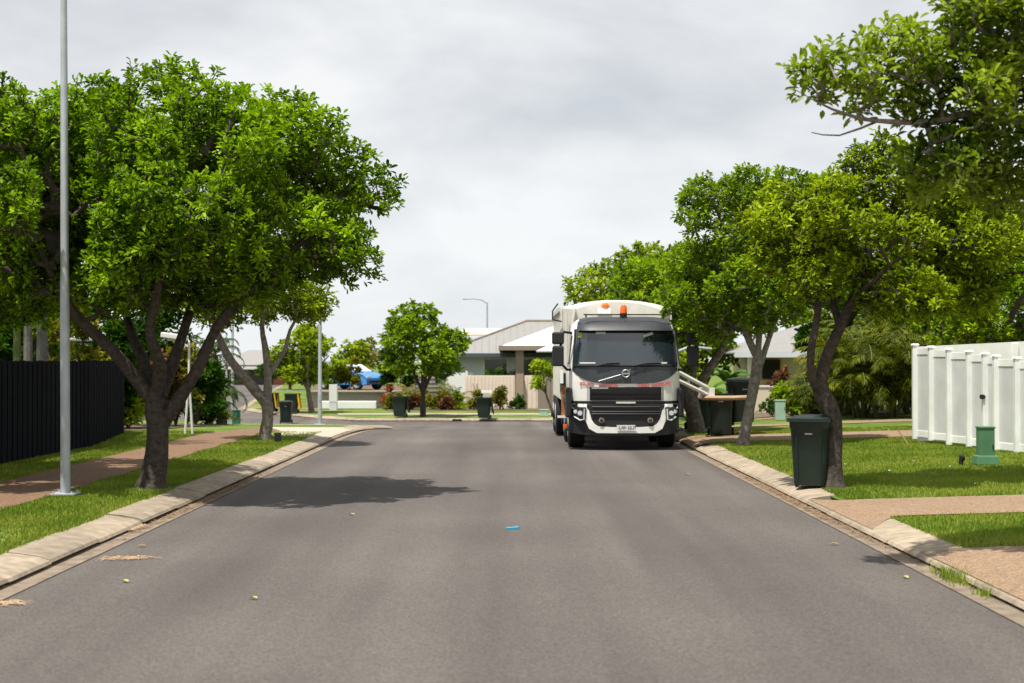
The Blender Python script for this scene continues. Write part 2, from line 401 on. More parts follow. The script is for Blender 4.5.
kerb('kerb', [(40, 63.9), (-7.3, 63.9), (-9.4, 66.9), (-11.4, 70.3), (-13.9, 74.8), (-15.3, 79.5), (-17.6, 96), (-20.6, 119), (-24.6, 150)], 1, (), seed=5)

# right-hand driveways and paths
def V2(x, y): return V(x, y)
draped('driveway', [(RE + .215, -12), (60, -12), (60, 12.6), (6.5, 12.9), (4.05, 13.12), (RE + .215, 13.25)], V, M['pebble'], 0.006, 0.5)
draped('driveway', [(RE + .215, 15.0), (RE + .5, 15.5), (4.25, 15.72), (60, 15.7), (60, 17.75), (4.4, 17.55), (4.05, 17.65), (RE + .215, 18.25)], V, M['pebble'], 0.006, 0.5)
draped('driveway', [(RE + .215, 29.4), (4.3, 29.9), (12, 29.9), (40, 29.0), (40, 31.0), (12, 32.1), (4.4, 32.3), (RE + .215, 33.2)], V, M['pebble'], 0.006, 0.5)
draped('driveway', [(RE + .215, 36.0), (4.3, 36.4), (40, 35.6), (40, 37.2), (4.4, 37.9), (RE + .215, 38.4)], V, M['pebble'], 0.006, 0.5)
draped('path', [(7.5, 43.5), (40, 40.5), (40, 42), (7.5, 45)], V, M['pebble'], 0.006, 1)
# left-hand path and crossover
draped('path', [(-5.85, -12), (-5.82, 32.2), (-5.6, 34.5), (-6.4, 37), (-7.15, 33), (-7.1, -12)], V, M['pebble_brown'], 0.006, 0.5)
draped('driveway', [(LE - .215, 30.6), (-4.5, 31.8), (-5.85, 32.2), (-5.6, 34.5), (-6.4, 37.1), (-4.6, 37.6), (LE - .215, 38.8)], V, M['pale_concrete'], 0.010, 0.5)
draped('path', [(LE - .5, 41.5), (-16, 44), (-16, 45.2), (LE - .5, 42.9)], V, M['pale_concrete'], 0.006, 1)
# footpath over the junction and garden beds
draped('path', [(-8.3, 68.4), (40, 68.4), (40, 69.8), (-8.6, 69.8)], V, M['pale_concrete'], 0.006, 2)
draped('garden_bed', [(-6.6, 73.5), (3, 73.8), (3, 77.3), (-6.6, 77.3)], V, M['soil'], 0.008, 2)
draped('garden_bed', [(7.2, 46), (30, 42.5), (30, 52), (7.2, 52)], V, M['soil'], 0.008, 2)
draped('garden_bed', [(-12.5, 34), (-9.0, 33.6), (-8.4, 37), (-8.3, 43), (-12.5, 43)], V, M['soil'], 0.008, 1)
draped('path', [(-22, 122), (-10, 122), (-10, 125), (-22.5, 125)], V, M['pale_concrete'], 0.006, 2)
draped('driveway', [(-14.5, 78), (-10.2, 75.5), (-10.2, 77), (-14.6, 80)], V, M['pebble'], 0.006, 1)

px0 = ((66 - 512) * 18.15 / F, 18.15)
# grass blades on the near verges
def grass(name, n, x0, x1, y0, y1, bad, seed, hs=0.034, wd=0.0075):
    r = np.random.RandomState(seed)
    u = r.rand(n); y = y0 * (y1 / y0) ** u        # denser near the camera
    x = x0 + (x1 - x0) * r.rand(n)
    keep = np.array([(not bad(a, b)) and mnoise.noise(Vector((a * .9, b * .9, seed))) + .35 * mnoise.noise(Vector((a * 5, b * 5, seed))) > r.rand() * .9 - .95 for a, b in zip(x, y)])
    keep &= ~((np.hypot(x - 4.36, (y - 19.3)) < .28) | (np.hypot(x + 4.87, (y - 19.3)) < .38))
    keep &= ~((np.hypot(x - px0[0], y - px0[1]) < .3))
    x, y = x[keep], y[keep]; n = len(x)
    z = np.array([V(a, b) - 0.01 for a, b in zip(x, y)])
    a = r.rand(n) * 6.283; h = hs * (0.5 + r.rand(n)); l = 0.6 * h * r.rand(n); a2 = r.rand(n) * 6.283
    w_ = wd * (0.6 + .7 * r.rand(n)) * (0.7 + y / 25)
    P = np.zeros((n, 3, 3)); 
    P[:, 0] = np.c_[x - np.cos(a) * w_, y - np.sin(a) * w_, z]; P[:, 1] = np.c_[x + np.cos(a) * w_, y + np.sin(a) * w_, z]
    P[:, 2] = np.c_[x + np.cos(a2) * l, y + np.sin(a2) * l, z + h]
    o = from_np(name, P.reshape(-1, 3), np.arange(3 * n).reshape(-1, 3), M['grass_blade'], None, 3)
    o['kind'] = 'stuff'; return o
def badR(x, y):
    if y < 13.2: return True
    return 15.65 < y < 17.62 or 29.75 < y < 32.3 or 36.3 < y < 38 
def badL(x, y): return -7.1 < x < -5.85 + .05 * math.sin(y * 3)
grass('grass', 230000, RE + .56, 9.5, 12, 34, badR, 1)
grass('grass', 230000, -9.5, LE - .56, 11, 34, badL, 2)

# ------------------------------------------------------------ trees
def rosettes(tips, dirs, k, L_, W_, seed, spread=(25, 95), jitter=0.028, droop=0.10, fold=0.18):
    """k leaves round each tip; one six-cornered folded leaf = two quads"""
    r = np.random.RandomState(seed); n = len(tips)
    T = np.repeat(np.asarray(tips), k, 0); D = np.repeat(np.asarray(dirs), k, 0); m = len(T)
    D = D / (np.linalg.norm(D, axis=1, keepdims=True) + 1e-9)
    rv = r.randn(m, 3); perp = rv - D * (rv * D).sum(1, keepdims=True); perp /= np.linalg.norm(perp, axis=1, keepdims=True) + 1e-9
    th = np.radians(spread[0] + (spread[1] - spread[0]) * r.rand(m))[:, None]
    A = D * np.cos(th) + perp * np.sin(th); A[:, 2] -= droop * r.rand(m); A /= np.linalg.norm(A, axis=1, keepdims=True)
    B = np.cross(A, np.array([[0, 0, 1.0]]) + 0.5 * D + 0.42 * r.randn(m, 3)); B /= np.linalg.norm(B, axis=1, keepdims=True) + 1e-9
    C = np.cross(A, B); C *= np.sign(C[:, 2:3] + 1e-6)
    ll = (L_ * (0.65 + 0.6 * r.rand(m)))[:, None]; ww = ll * (W_ / L_)
    base = T + r.randn(m, 3) * jitter - D * (0.09 * r.rand(m, 1)) + A * 0.02
    p0 = base; p5 = base + A * ll - C * ll * .12
    l1 = base + A * ll * .42 + B * ww * .42 + C * ll * fold * .5; l2 = base + A * ll * .8 + B * ww * .40 + C * ll * fold * .35
    r1 = base + A * ll * .42 - B * ww * .42 + C * ll * fold * .5; r2 = base + A * ll * .8 - B * ww * .40 + C * ll * fold * .35
    P = np.stack([p0, l1, l2, p5, r2, r1], 1).reshape(-1, 3)
    i = np.arange(m)[:, None] * 6
    Fc = np.concatenate([i + np.array([[0, 1, 2, 3]]), i + np.array([[0, 3, 4, 5]])], 0)
    return P, Fc

def sample_crown(ells, n, sep, seed, lump=0.55, zmin=-9, zcut=None, hollow=0.5):
    r = random.Random(seed); blobs = []
    vol = [e[3] * e[4] * e[5] for e in ells]
    nb = max(6, int(sum(vol) / (lump ** 3) * 0.55)); tot = sum(vol)
    for e, v in zip(ells, vol):
        for _ in range(max(3, int(nb * v / tot))):
            while True:
                p = Vector([r.uniform(-1, 1) for _ in range(3)])
                if 0.35 < p.length < 1: break
            p = p * 0.92 if r.random() < .5 else p.normalized() * r.uniform(.72, 0.95)
            k = lump * r.uniform(.65, 1.25)
            blobs.append((e[0] + p.x * max(.05, e[3] - k * .5), e[1] + p.y * max(.05, e[4] - k * .5), e[2] + p.z * max(.05, e[5] - k * .4), k))
    pts = []; cell = {}; tries = 0; nblob = len(blobs)
    while len(pts) < n and tries < n * 25:
        tries += 1; b = blobs[r.randrange(nblob)]
        q = Vector([r.gauss(0, 1) for _ in range(3)]).normalized() * b[3] * (r.uniform(hollow, 1.0))
        p = Vector((b[0] + q.x, b[1] + q.y, b[2] + q.z * .8))
        if p.z < zmin + 0.3 * r.random(): continue
        key = (int(p.x // sep), int(p.y // sep), int(p.z // sep)); bad = False
        for i in (-1, 0, 1):
            for j in (-1, 0, 1):
                for k in (-1, 0, 1):
                    for o in cell.get((key[0] + i, key[1] + j, key[2] + k), ()):
                        if (o - p).length_squared < sep * sep: bad = True
        if bad: continue
        cell.setdefault(key, []).append(p); pts.append(p)
    return pts

def tree(name, label, cat, base, limbs, ells, ntips=500, sep=0.2, k=20, L_=0.13, W_=0.055, leaf='leaf_big', bark='bark', seed=1, zmin=-9, lump=0.55, group=None, twig=0.006, cull=None, nseg=7, hollow=.5, leafname='crown'):
    """limbs: list of polylines [(x,y,z,r),...] in world coordinates; first one starts at the base"""
    root = empty(name, base, label, cat, group)
    off = Vector(base); r = random.Random(seed)
    nodes = []; rad = []; par = []
    mb = MB()
    for li, lm in enumerate(limbs):
        pts = [Vector(p[:3]) - off for p in lm]; rs = [p[3] for p in lm]
        # refine with a smooth curve
        P, Q = [], []
        for i in range(len(pts) - 1):
            p0 = pts[max(i - 1, 0)]; p1 = pts[i]; p2 = pts[i + 1]; p3 = pts[min(i + 2, len(pts) - 1)]
            n = max(2, int((p2 - p1).length / 0.16))
            for q in range(n):
                t = q / n
                c = 0.5 * ((2 * p1) + (-p0 + p2) * t + (2 * p0 - 5 * p1 + 4 * p2 - p3) * t * t + (-p0 + 3 * p1 - 3 * p2 + p3) * t ** 3)
                P.append(c); Q.append((rs[i] * (1 - t) + rs[i + 1] * t) * (1 + 0.07 * r.uniform(-1, 1)))
        P.append(pts[-1]); Q.append(rs[-1])
        mb.tube(P, Q, 10)
        for c, q in zip(P, Q):
            nodes.append(c); rad.append(q); par.append(-1)
    fixed = len(nodes)
    # twigs grow only from the upper two thirds of the limbs
    tips = [p - off for p in sample_crown(ells, ntips, sep, seed, lump, zmin + off.z if zmin > -9 else -9, hollow=hollow)]
    if cull: tips = [t for t in tips if not cull(t + off)]
    zs = sorted(t.z for t in tips); zlow = zs[int(len(zs) * .02)] - 0.35
    tips.sort(key=lambda t: min((t - nodes[i]).length for i in range(0, fixed, 3)))
    arr = np.array([tuple(n) for n in nodes]); ok = arr[:, 2] > zlow if (arr[:, 2] > zlow).sum() > 3 else arr[:, 2] > arr[:, 2].max() * .6
    A = np.zeros((fixed + ntips * 10, 3)); A[:fixed] = arr; A[:fixed][~ok] = 1e6; cnt = fixed
    child = [0] * fixed; chains = []; dirs = []
    for t in tips:
        d = A[:cnt] - np.array(t); dist = np.sqrt((d * d).sum(1)) + np.maximum(0, d[:, 2]) * 0.6
        i = int(dist.argmin()); s = Vector(nodes[i]); v = t - s; n = max(1, int(v.length / 0.22))
        side = v.orthogonal().normalized() * v.length * r.uniform(-.1, .1); prev = i; ch = [i]
        for q in range(1, n + 1):
            u = q / n; p = s + v * u + (side + Vector((0, 0, -0.10 * v.length))) * math.sin(u * math.pi)
            nodes.append(p); rad.append(0); par.append(prev); child.append(0); A[cnt] = tuple(p); prev = cnt; ch.append(cnt); cnt += 1
            if cnt >= len(A) - 12: break
        chains.append(ch)
        dirs.append(((nodes[ch[-1]] - nodes[ch[-2]]).normalized() * .8 + Vector((0, 0, .7))).normalized())
        q = prev
        while q >= fixed: child[q] += 1; q = par[q]
        child[q] += 1
    for ch in chains:
        rs = [max(twig, twig * (child[i] ** .5)) for i in ch]
        rs[0] = min(max(rs[0], rs[1] if len(rs) > 1 else 0), rad[ch[0]] if ch[0] < fixed else 9)
        mb.tube([nodes[i] for i in ch], rs, 4 if rs[0] < .02 else 6, caps=False)
    mb.build('trunk', M[bark], root, smooth=True)
    P, Fc = rosettes([tuple(nodes[c[-1]]) for c in chains], [tuple(d) for d in dirs], k, L_, W_, seed)
    from_np(leafname, P, Fc, M[leaf], root)
    return root

def simple_tree(name, label, cat, x, y, h, crown_h, rx, seed, leaf='leaf_mid', ntips=160, k=14, L_=0.2, W_=0.10, bark='bark', r0=.12, group=None, sep=.24, lean=0.0, lump=.6, zb=None, ry=None):
    z = V(x, y) if zb is None else zb
    r = random.Random(seed); cz = z + h - crown_h / 2; fork = z + max(.25, (h - crown_h) * .8)
    t = [(x, y, z - .05, r0 * 1.25), (x + lean * .3, y, z + (fork - z) * .5, r0), (x + lean * .6, y, fork, r0 * .85)]
    limbs = [t + [(x + lean, y, cz + crown_h * .2, r0 * .3)]]
    for i in range(4):
        a = 6.283 * i / 4 + r.uniform(-.4, .4)
        limbs.append([(x + lean * .6, y, fork, r0 * .6), (x + lean + math.cos(a) * rx * .3, y + math.sin(a) * rx * .3, fork + (cz - fork) * .6, r0 * .45), (x + lean + math.cos(a) * rx * .6, y + math.sin(a) * rx * .6, cz, r0 * .2)])
    ry = rx if ry is None else ry
    ells = [(x + lean, y, cz, rx, ry, crown_h / 2), (x + lean + r.uniform(-.3, .3) * rx, y, cz + .25 * crown_h, rx * .65, ry * .65, crown_h * .3)]
    return tree(name, label, cat, (x, y, z), limbs, ells, ntips, sep, k, L_, W_, leaf, bark, seed, -9, lump, group)

def bush(name, label, cat, x, y, z, w_, d_, h, seed, leaf, n=60, k=14, L_=.16, W_=.07, group=None, lump=.3):
    tw = [[(x, y, z - .05, .03), (x + .05, y, z + h * .35, .02)]]
    for i in range(4):
        a = i * 1.57 + seed; tw.append([(x, y, z, .02), (x + math.cos(a) * w_ * .3, y + math.sin(a) * d_ * .3, z + h * .5, .01)])
    return tree(name, label, cat, (x, y, z), tw, [(x, y, z + h * .52, w_ / 2, d_ / 2, h * .5)], n, .12, k, L_, W_, leaf, 'bark', seed, -9, lump, group, twig=.004, hollow=.2, leafname='foliage')

# big left-hand street tree
x0, y0 = -4.87, 19.3; z0 = V(x0, y0)
def pp(px, py, Y, r): 
    a = at(px, py, Y=Y); return (a[0], a[1], a[2], r)
limbs = [[(x0 - .02, y0, z0 - .06, .25), (x0, y0, z0 + .12, .18), pp(157, 455, y0, .155), pp(158, 425, y0, .155), pp(156, 403, y0, .155), pp(155, 388, y0, .11)],
         [pp(158, 405, y0, 0.117), pp(138, 380, y0, 0.101), pp(112, 350, 19.1, 0.082), pp(82, 322, 18.9, 0.070), pp(62, 295, 18.7, 0.055), pp(35, 240, 18.5, 0.031)],
         [pp(156, 396, y0, 0.094), pp(145, 365, 19.6, 0.078), pp(132, 335, 20.0, 0.062), pp(122, 295, 20.4, 0.047), pp(110, 220, 20.9, 0.023)],
         [pp(157, 395, y0, 0.101), pp(160, 365, 19.0, 0.086), pp(150, 330, 18.6, 0.070), pp(160, 270, 18.2, 0.047), pp(165, 170, 18.0, 0.023)],
         [pp(160, 396, y0, 0.101), pp(172, 365, 19.5, 0.086), pp(184, 330, 19.7, 0.066), pp(205, 260, 20.0, 0.047), pp(235, 150, 20.3, 0.023)],
         [pp(162, 425, y0, 0.094), pp(180, 398, 19.2, 0.086), pp(200, 365, 19.1, 0.078), pp(218, 325, 19.0, 0.062), pp(255, 280, 18.9, 0.047), pp(310, 235, 18.8, 0.027)],
         [pp(190, 378, 19.2, 0.047), pp(215, 330, 19.8, 0.039), pp(262, 285, 20.4, 0.031), pp(320, 200, 20.8, 0.016)]]
ells = [(-4.5, 19.3, 3.95, 2.9, 2.8, 1.5), (-4.9, 19.3, 4.75, 2.6, 2.2, 1.1), (-2.75, 19.1, 3.8, 1.3, 1.6, .95), (-6.9, 19.2, 4.2, 1.9, 2.2, 1.6), (-3.5, 19.3, 4.95, 1.5, 1.4, .8), (-2.25, 19.4, 3.25, .8, 1.0, .45), (-4.2, 17.8, 3.3, 1.9, .8, .6), (-5.9, 18.0, 3.4, 1.3, .8, .7), (-4.4, 18.3, 4.4, 1.8, .8, .9), (-2.8, 19.2, 4.65, 1.15, 1.2, .7), (-4.9, 18.6, 2.95, 2.3, .9, .45), (-3.2, 18.6, 3.05, 1.2, .8, .45), (-5.0, 19.3, 3.1, 2.2, 2.0, .6), (-6.2, 19.6, 5.05, 1.4, 1.3, .7)]
tree('street_tree', 'large dark green broad-crowned tree leaning over the left kerb beside the near light pole', 'tree', (x0, y0, z0), limbs, ells, 3700, .165, 28, .088, .044, 'leaf_big', 'bark', 3, 2.12, .44, 'street trees along the kerbs', hollow=.4, cull=lambda p: p.y < 18.55 and abs(512 + p.x * F / p.y - 62) < 26)

# second left-hand tree just out of the frame
x1, y1 = -8.5, 20.6; z1 = V(x1, y1)
limbs = [[(x1, y1, z1 - .05, .22), (x1, y1, z1 + 1.2, .17)], [(x1, y1, z1 + 1.1, .13), (x1 + .6, y1 + .5, z1 + 2.3, .09), (x1 + 1.1, y1 + .8, z1 + 3.6, .04)],
         [(x1, y1, z1 + 1.1, .13), (x1 - .7, y1, z1 + 2.5, .09), (x1 - 1.2, y1, z1 + 3.6, .04)], [(x1, y1, z1 + 1.1, .12), (x1, y1 + .9, z1 + 2.5, .08), (x1 + .2, y1 + 1.6, z1 + 3.7, .04)]]
tree('street_tree', 'dark broad-leaved tree at the left picture edge above the dark fence', 'tree', (x1, y1, z1), limbs, [(x1 + .7, y1 + .9, 4.2, 2.7, 2.3, 1.95)], 1700, .19, 27, .088, .044, 'leaf_big', 'bark', 5, 2.1, .5, 'street trees along the kerbs')

# middle-left tree with the Y-shaped trunk
x2, y2 = at(265, 441, Y=30.5)[:2]; z2 = V(x2, y2)
Y = y2
limbs = [[pp(264, 444, Y, .16), pp(265, 436, Y, .135), pp(268, 418, Y, .125), pp(267, 403, Y, .13)],
         [pp(267, 404, Y, .12), pp(250, 384, Y, .11), pp(232, 362, Y, .09), pp(220, 340, Y, .08), pp(212, 315, Y, .05), pp(205, 290, Y, .03)],
         [pp(267, 405, Y, .10), pp(268, 380, Y, .085), pp(266, 352, Y, .075), pp(262, 325, Y, .045), pp(268, 290, Y, .03)],
         [pp(268, 378, Y, .06), pp(276, 364, Y, .05), pp(285, 350, Y, .045), pp(290, 330, Y, .035), pp(305, 305, Y, .02)]]
tree('street_tree', 'mid-sized light green tree with a Y-shaped grey trunk behind the big left tree', 'tree', (x2, y2, z2), limbs,
     [at(275, 290, Y=30.5) + (1.35, 1.5, .8), at(235, 300, Y=30.5) + (1.0, 1.2, .7), at(318, 300, Y=30.5) + (.55, .8, .45), at(255, 255, Y=30.5) + (1.4, 1.4, .8)], 460, .19, 24, .115, .052, 'leaf_yellow', 'bark_pale', 8, 1.9, .5, 'street trees along the kerbs')

# right-hand trees
x3, y3 = at(833, 486, Y=19.3)[:2]; z3 = V(x3, y3); Y = y3
limbs = [[pp(833, 489, Y, .20), pp(833, 480, Y, .135), pp(833, 455, Y, .118), pp(834, 430, Y, .118), pp(831, 412, Y, .12), pp(822, 393, Y, .125), pp(818, 380, Y, .12)],
         [pp(822, 392, Y, .09), pp(812, 378, 19.2, .06), pp(811, 350, 19.1, .05), pp(818, 310, 19.2, .045), pp(812, 270, 19.4, .03), pp(806, 240, 19.5, .02)],
         [pp(819, 386, Y, .11), pp(826, 358, Y, .085), pp(838, 332, 19.3, .075), pp(850, 305, 19.3, .065), pp(872, 265, 19.2, .045), pp(905, 230, 19.0, .02)],
         [pp(840, 328, 19.3, .05), pp(832, 290, 19.6, .045), pp(838, 240, 20.0, .035), pp(850, 185, 20.3, .02)],
         [pp(856, 300, 19.3, .045), pp(900, 290, 19.6, .04), pp(940, 260, 20.0, .03), pp(965, 225, 20.2, .02)],
         [pp(850, 305, 19.3, .045), pp(870, 285, 18.8, .04), pp(890, 265, 18.3, .02)]]
def el(px, py, Y, a, b, c): return at(px, py, Y=Y) + (a, b, c)
ells = [el(870, 245, 19.3, 1.4, 1.6, .9), el(945, 255, 19.6, 1.2, 1.5, .85), el(850, 190, 19.4, .9, 1.1, .75), el(890, 300, 18.7, .75, .8, .36), el(800, 225, 19.2, .65, .9, .8), el(985, 225, 19.8, .9, 1.1, .8), el(905, 195, 19.6, .8, 1.0, .6), el(935, 300, 19.6, .9, 1.0, .4), el(770, 240, 19.6, .4, .6, .6)]
tree('street_tree', 'crooked-trunked tree with yellow-green crown beside the nearest bin on the right verge', 'tree', (x3, y3, z3), limbs, ells, 1900, .16, 26, .088, .042, 'leaf_yellow', 'bark', 11, 2.3, .42, 'street trees along the kerbs')

x4, y4 = at(744, 443, Y=28.6)[:2]; z4 = V(x4, y4); Y = y4
limbs = [[pp(742, 447, Y, .16), pp(744, 437, Y, .115), pp(748, 415, Y, .11), pp(753, 390, Y, .115), pp(757, 365, Y, .115), pp(758, 350, Y, .10)],
         [pp(757, 358, Y, .08), pp(745, 330, Y, .07), pp(732, 290, Y, .05), pp(722, 230, Y, .03)],
         [pp(757, 375, Y, .07), pp(765, 350, Y, .06), pp(772, 330, Y, .05), pp(785, 290, Y, .04), pp(800, 230, Y, .02)],
         [pp(758, 352, Y, .07), pp(760, 310, Y, .06), pp(755, 250, 29.3, .04), pp(750, 190, 29.5, .02)]]
ells = [el(745, 275, 28.6, 1.6, 1.8, 1.5), el(740, 215, 28.6, 1.3, 1.4, 1.0), el(805, 265, 28.8, 1.3, 1.6, 1.4), el(700, 290, 28.8, .8, 1.0, .9), el(705, 190, 28.6, .55, .6, .45), el(790, 205, 29, 1.2, 1.2, .95), el(780, 305, 28.4, 1.1, 1.2, .75)]
tree('street_tree', 'tall green tree with a leaning pale trunk in front of the lifted bin', 'tree', (x4, y4, z4), limbs, ells, 1800, .19, 24, .105, .052, 'leaf_mid', 'bark_pale', 13, 2.1, .5, 'street trees along the kerbs')

x5, y5 = at(697, 433, Y=33.8)[:2]; z5 = V(x5, y5); Y = y5
limbs = [[pp(697, 436, Y, .24), pp(695, 420, Y, .19), pp(690, 400, Y, .19), pp(686, 388, Y, .16)],
         [pp(692, 400, Y, .13), pp(702, 380, Y, .11), pp(715, 360, Y, .10), pp(724, 345, Y, .08), pp(735, 310, Y, .04)],
         [pp(688, 392, Y, .11), pp(676, 370, Y, .09), pp(668, 330, Y, .07), pp(655, 290, Y, .04)],
         [pp(689, 392, Y, .10), pp(696, 355, Y, .08), pp(694, 300, Y, .05)]]
ells = [el(690, 295, 33.8, 1.8, 2.0, 1.3), el(645, 290, 34.2, 1.2, 1.5, 1.0), el(665, 262, 34, 1.2, 1.2, .7), el(700, 325, 33.4, 1.2, 1.3, .8), el(730, 290, 34, 1.2, 1.5, 1.2)]
tree('street_tree', 'green tree rising directly behind the lifting arm of the garbage truck', 'tree', (x5, y5, z5), limbs, ells, 1100, .22, 20, .14, .07, 'leaf_mid', 'bark_pale', 17, 2.0, .5, 'street trees along the kerbs')
x6, y6 = 4.5, 43.0
simple = simple_tree('street_tree', 'yellow-green tree showing above the roof of the garbage truck', 'tree', x6 - .6, y6, 5.6, 3.8, 2.6, 19, 'leaf_yellow', 560, 18, .16, .085, 'bark_pale', .15, 'street trees along the kerbs', .26)
simple = simple_tree('street_tree', 'darker green tree at the far end of the right-hand row behind the truck', 'tree', 4.0, 50.0, 5.9, 4.0, 2.3, 23, 'leaf_mid', 330, 18, .17, .09, 'bark_pale', .15, 'street trees along the kerbs', .28)

x7, y7 = 10.6, 31.5
simple_tree('garden_tree', 'dark dense tree rising behind the white fence at the right picture edge', 'tree', x7, y7, 4.9, 3.3, 2.3, 41, 'leaf_mid', 700, 20, .13, .062, 'bark', .14, None, .2, lump=.5)
simple_tree('garden_tree', 'tall green tree added to shade the palm hedge behind the crooked trunk', 'tree', 10.2, 43.5, 6.4, 3.2, 2.6, 43, 'leaf_mid', 520, 18, .15, .075, 'bark', .15, 'tall trees over the palm hedge', .24, lump=.5)  # this tree and the next are added to shade the palms below
simple_tree('garden_tree', 'tall darker tree added to shade the palms behind the white fence', 'tree', 13.8, 41.5, 6.3, 3.2, 2.5, 44, 'leaf_big', 520, 18, .15, .075, 'bark', .15, 'tall trees over the palm hedge', .24, lump=.5)
simple_tree('garden_tree', 'tree at the far right frame edge beyond the dark dense one', 'tree', 14.2, 36, 5.2, 3.6, 2.3, 42, 'leaf_big', 420, 18, .15, .07, 'bark', .14, None, .24, lump=.5)
# overhanging tree at the upper right, trunk outside the frame
xo, yo = 6.6, 12.4; zo = V(xo, yo)
limbs = [[(xo, yo, zo - .05, .20), (xo - .05, yo, 1.5, .15), (xo - .1, yo, 2.6, .13)],
         [(xo - .1, yo, 2.6, .10), (xo - .5, yo, 3.3, .07), pp(1000, 118, 12.4, .042), pp(930, 122, 12.3, .030), pp(860, 118, 12.1, .016), pp(815, 100, 12.0, .006)],
         [(xo - .1, yo, 2.6, .10), (xo - .4, yo + .2, 3.9, .06), pp(1010, 60, 12.6, .035), pp(955, 48, 12.6, .022), pp(900, 40, 12.5, .010)],
         [(xo - .1, yo, 2.6, .10), (xo + .2, yo + .1, 4.2, .06), (xo + .1, yo, 5.3, .03)],
         [(xo - .2, yo, 2.9, .06), (xo - .9, yo + .4, 3.15, .04), pp(960, 165, 12.8, .02)],
         [pp(880, 120, 12.2, .012), pp(840, 135, 12.2, .008), pp(812, 132, 12.2, .004)]]
ells = [el(1000, 40, 12.5, .85, 1.0, .65), el(920, 75, 12.2, .55, .8, .42), el(985, 150, 12.6, .55, .9, .42), el(855, 78, 12.1, .36, .4, .26), el(822, 72, 12.1, .16, .2, .14), el(890, 50, 12.2, .3, .4, .25), el(1010, 270, 12.7, .18, .3, .3), el(1090, 60, 12.4, .9, 1.0, .9), el(1010, 5, 12.5, .75, .9, .65), el(1075, 200, 12.5, .55, .8, .75), el(950, 165, 12.5, .5, .7, .35), el(1015, 190, 12.6, .4, .6, .35), el(950, 105, 12.3, .65, .8, .40), el(940, 25, 12.3, .4, .6, .3)]
tree('street_tree', 'overhanging tree reaching in from the upper right corner with bare twigs', 'tree', (xo, yo, zo), limbs, ells, 1000, .135, 14, .10, .045, 'leaf_near', 'bark_pale', 29, 2.9, .24, 'street trees along the kerbs', .004)
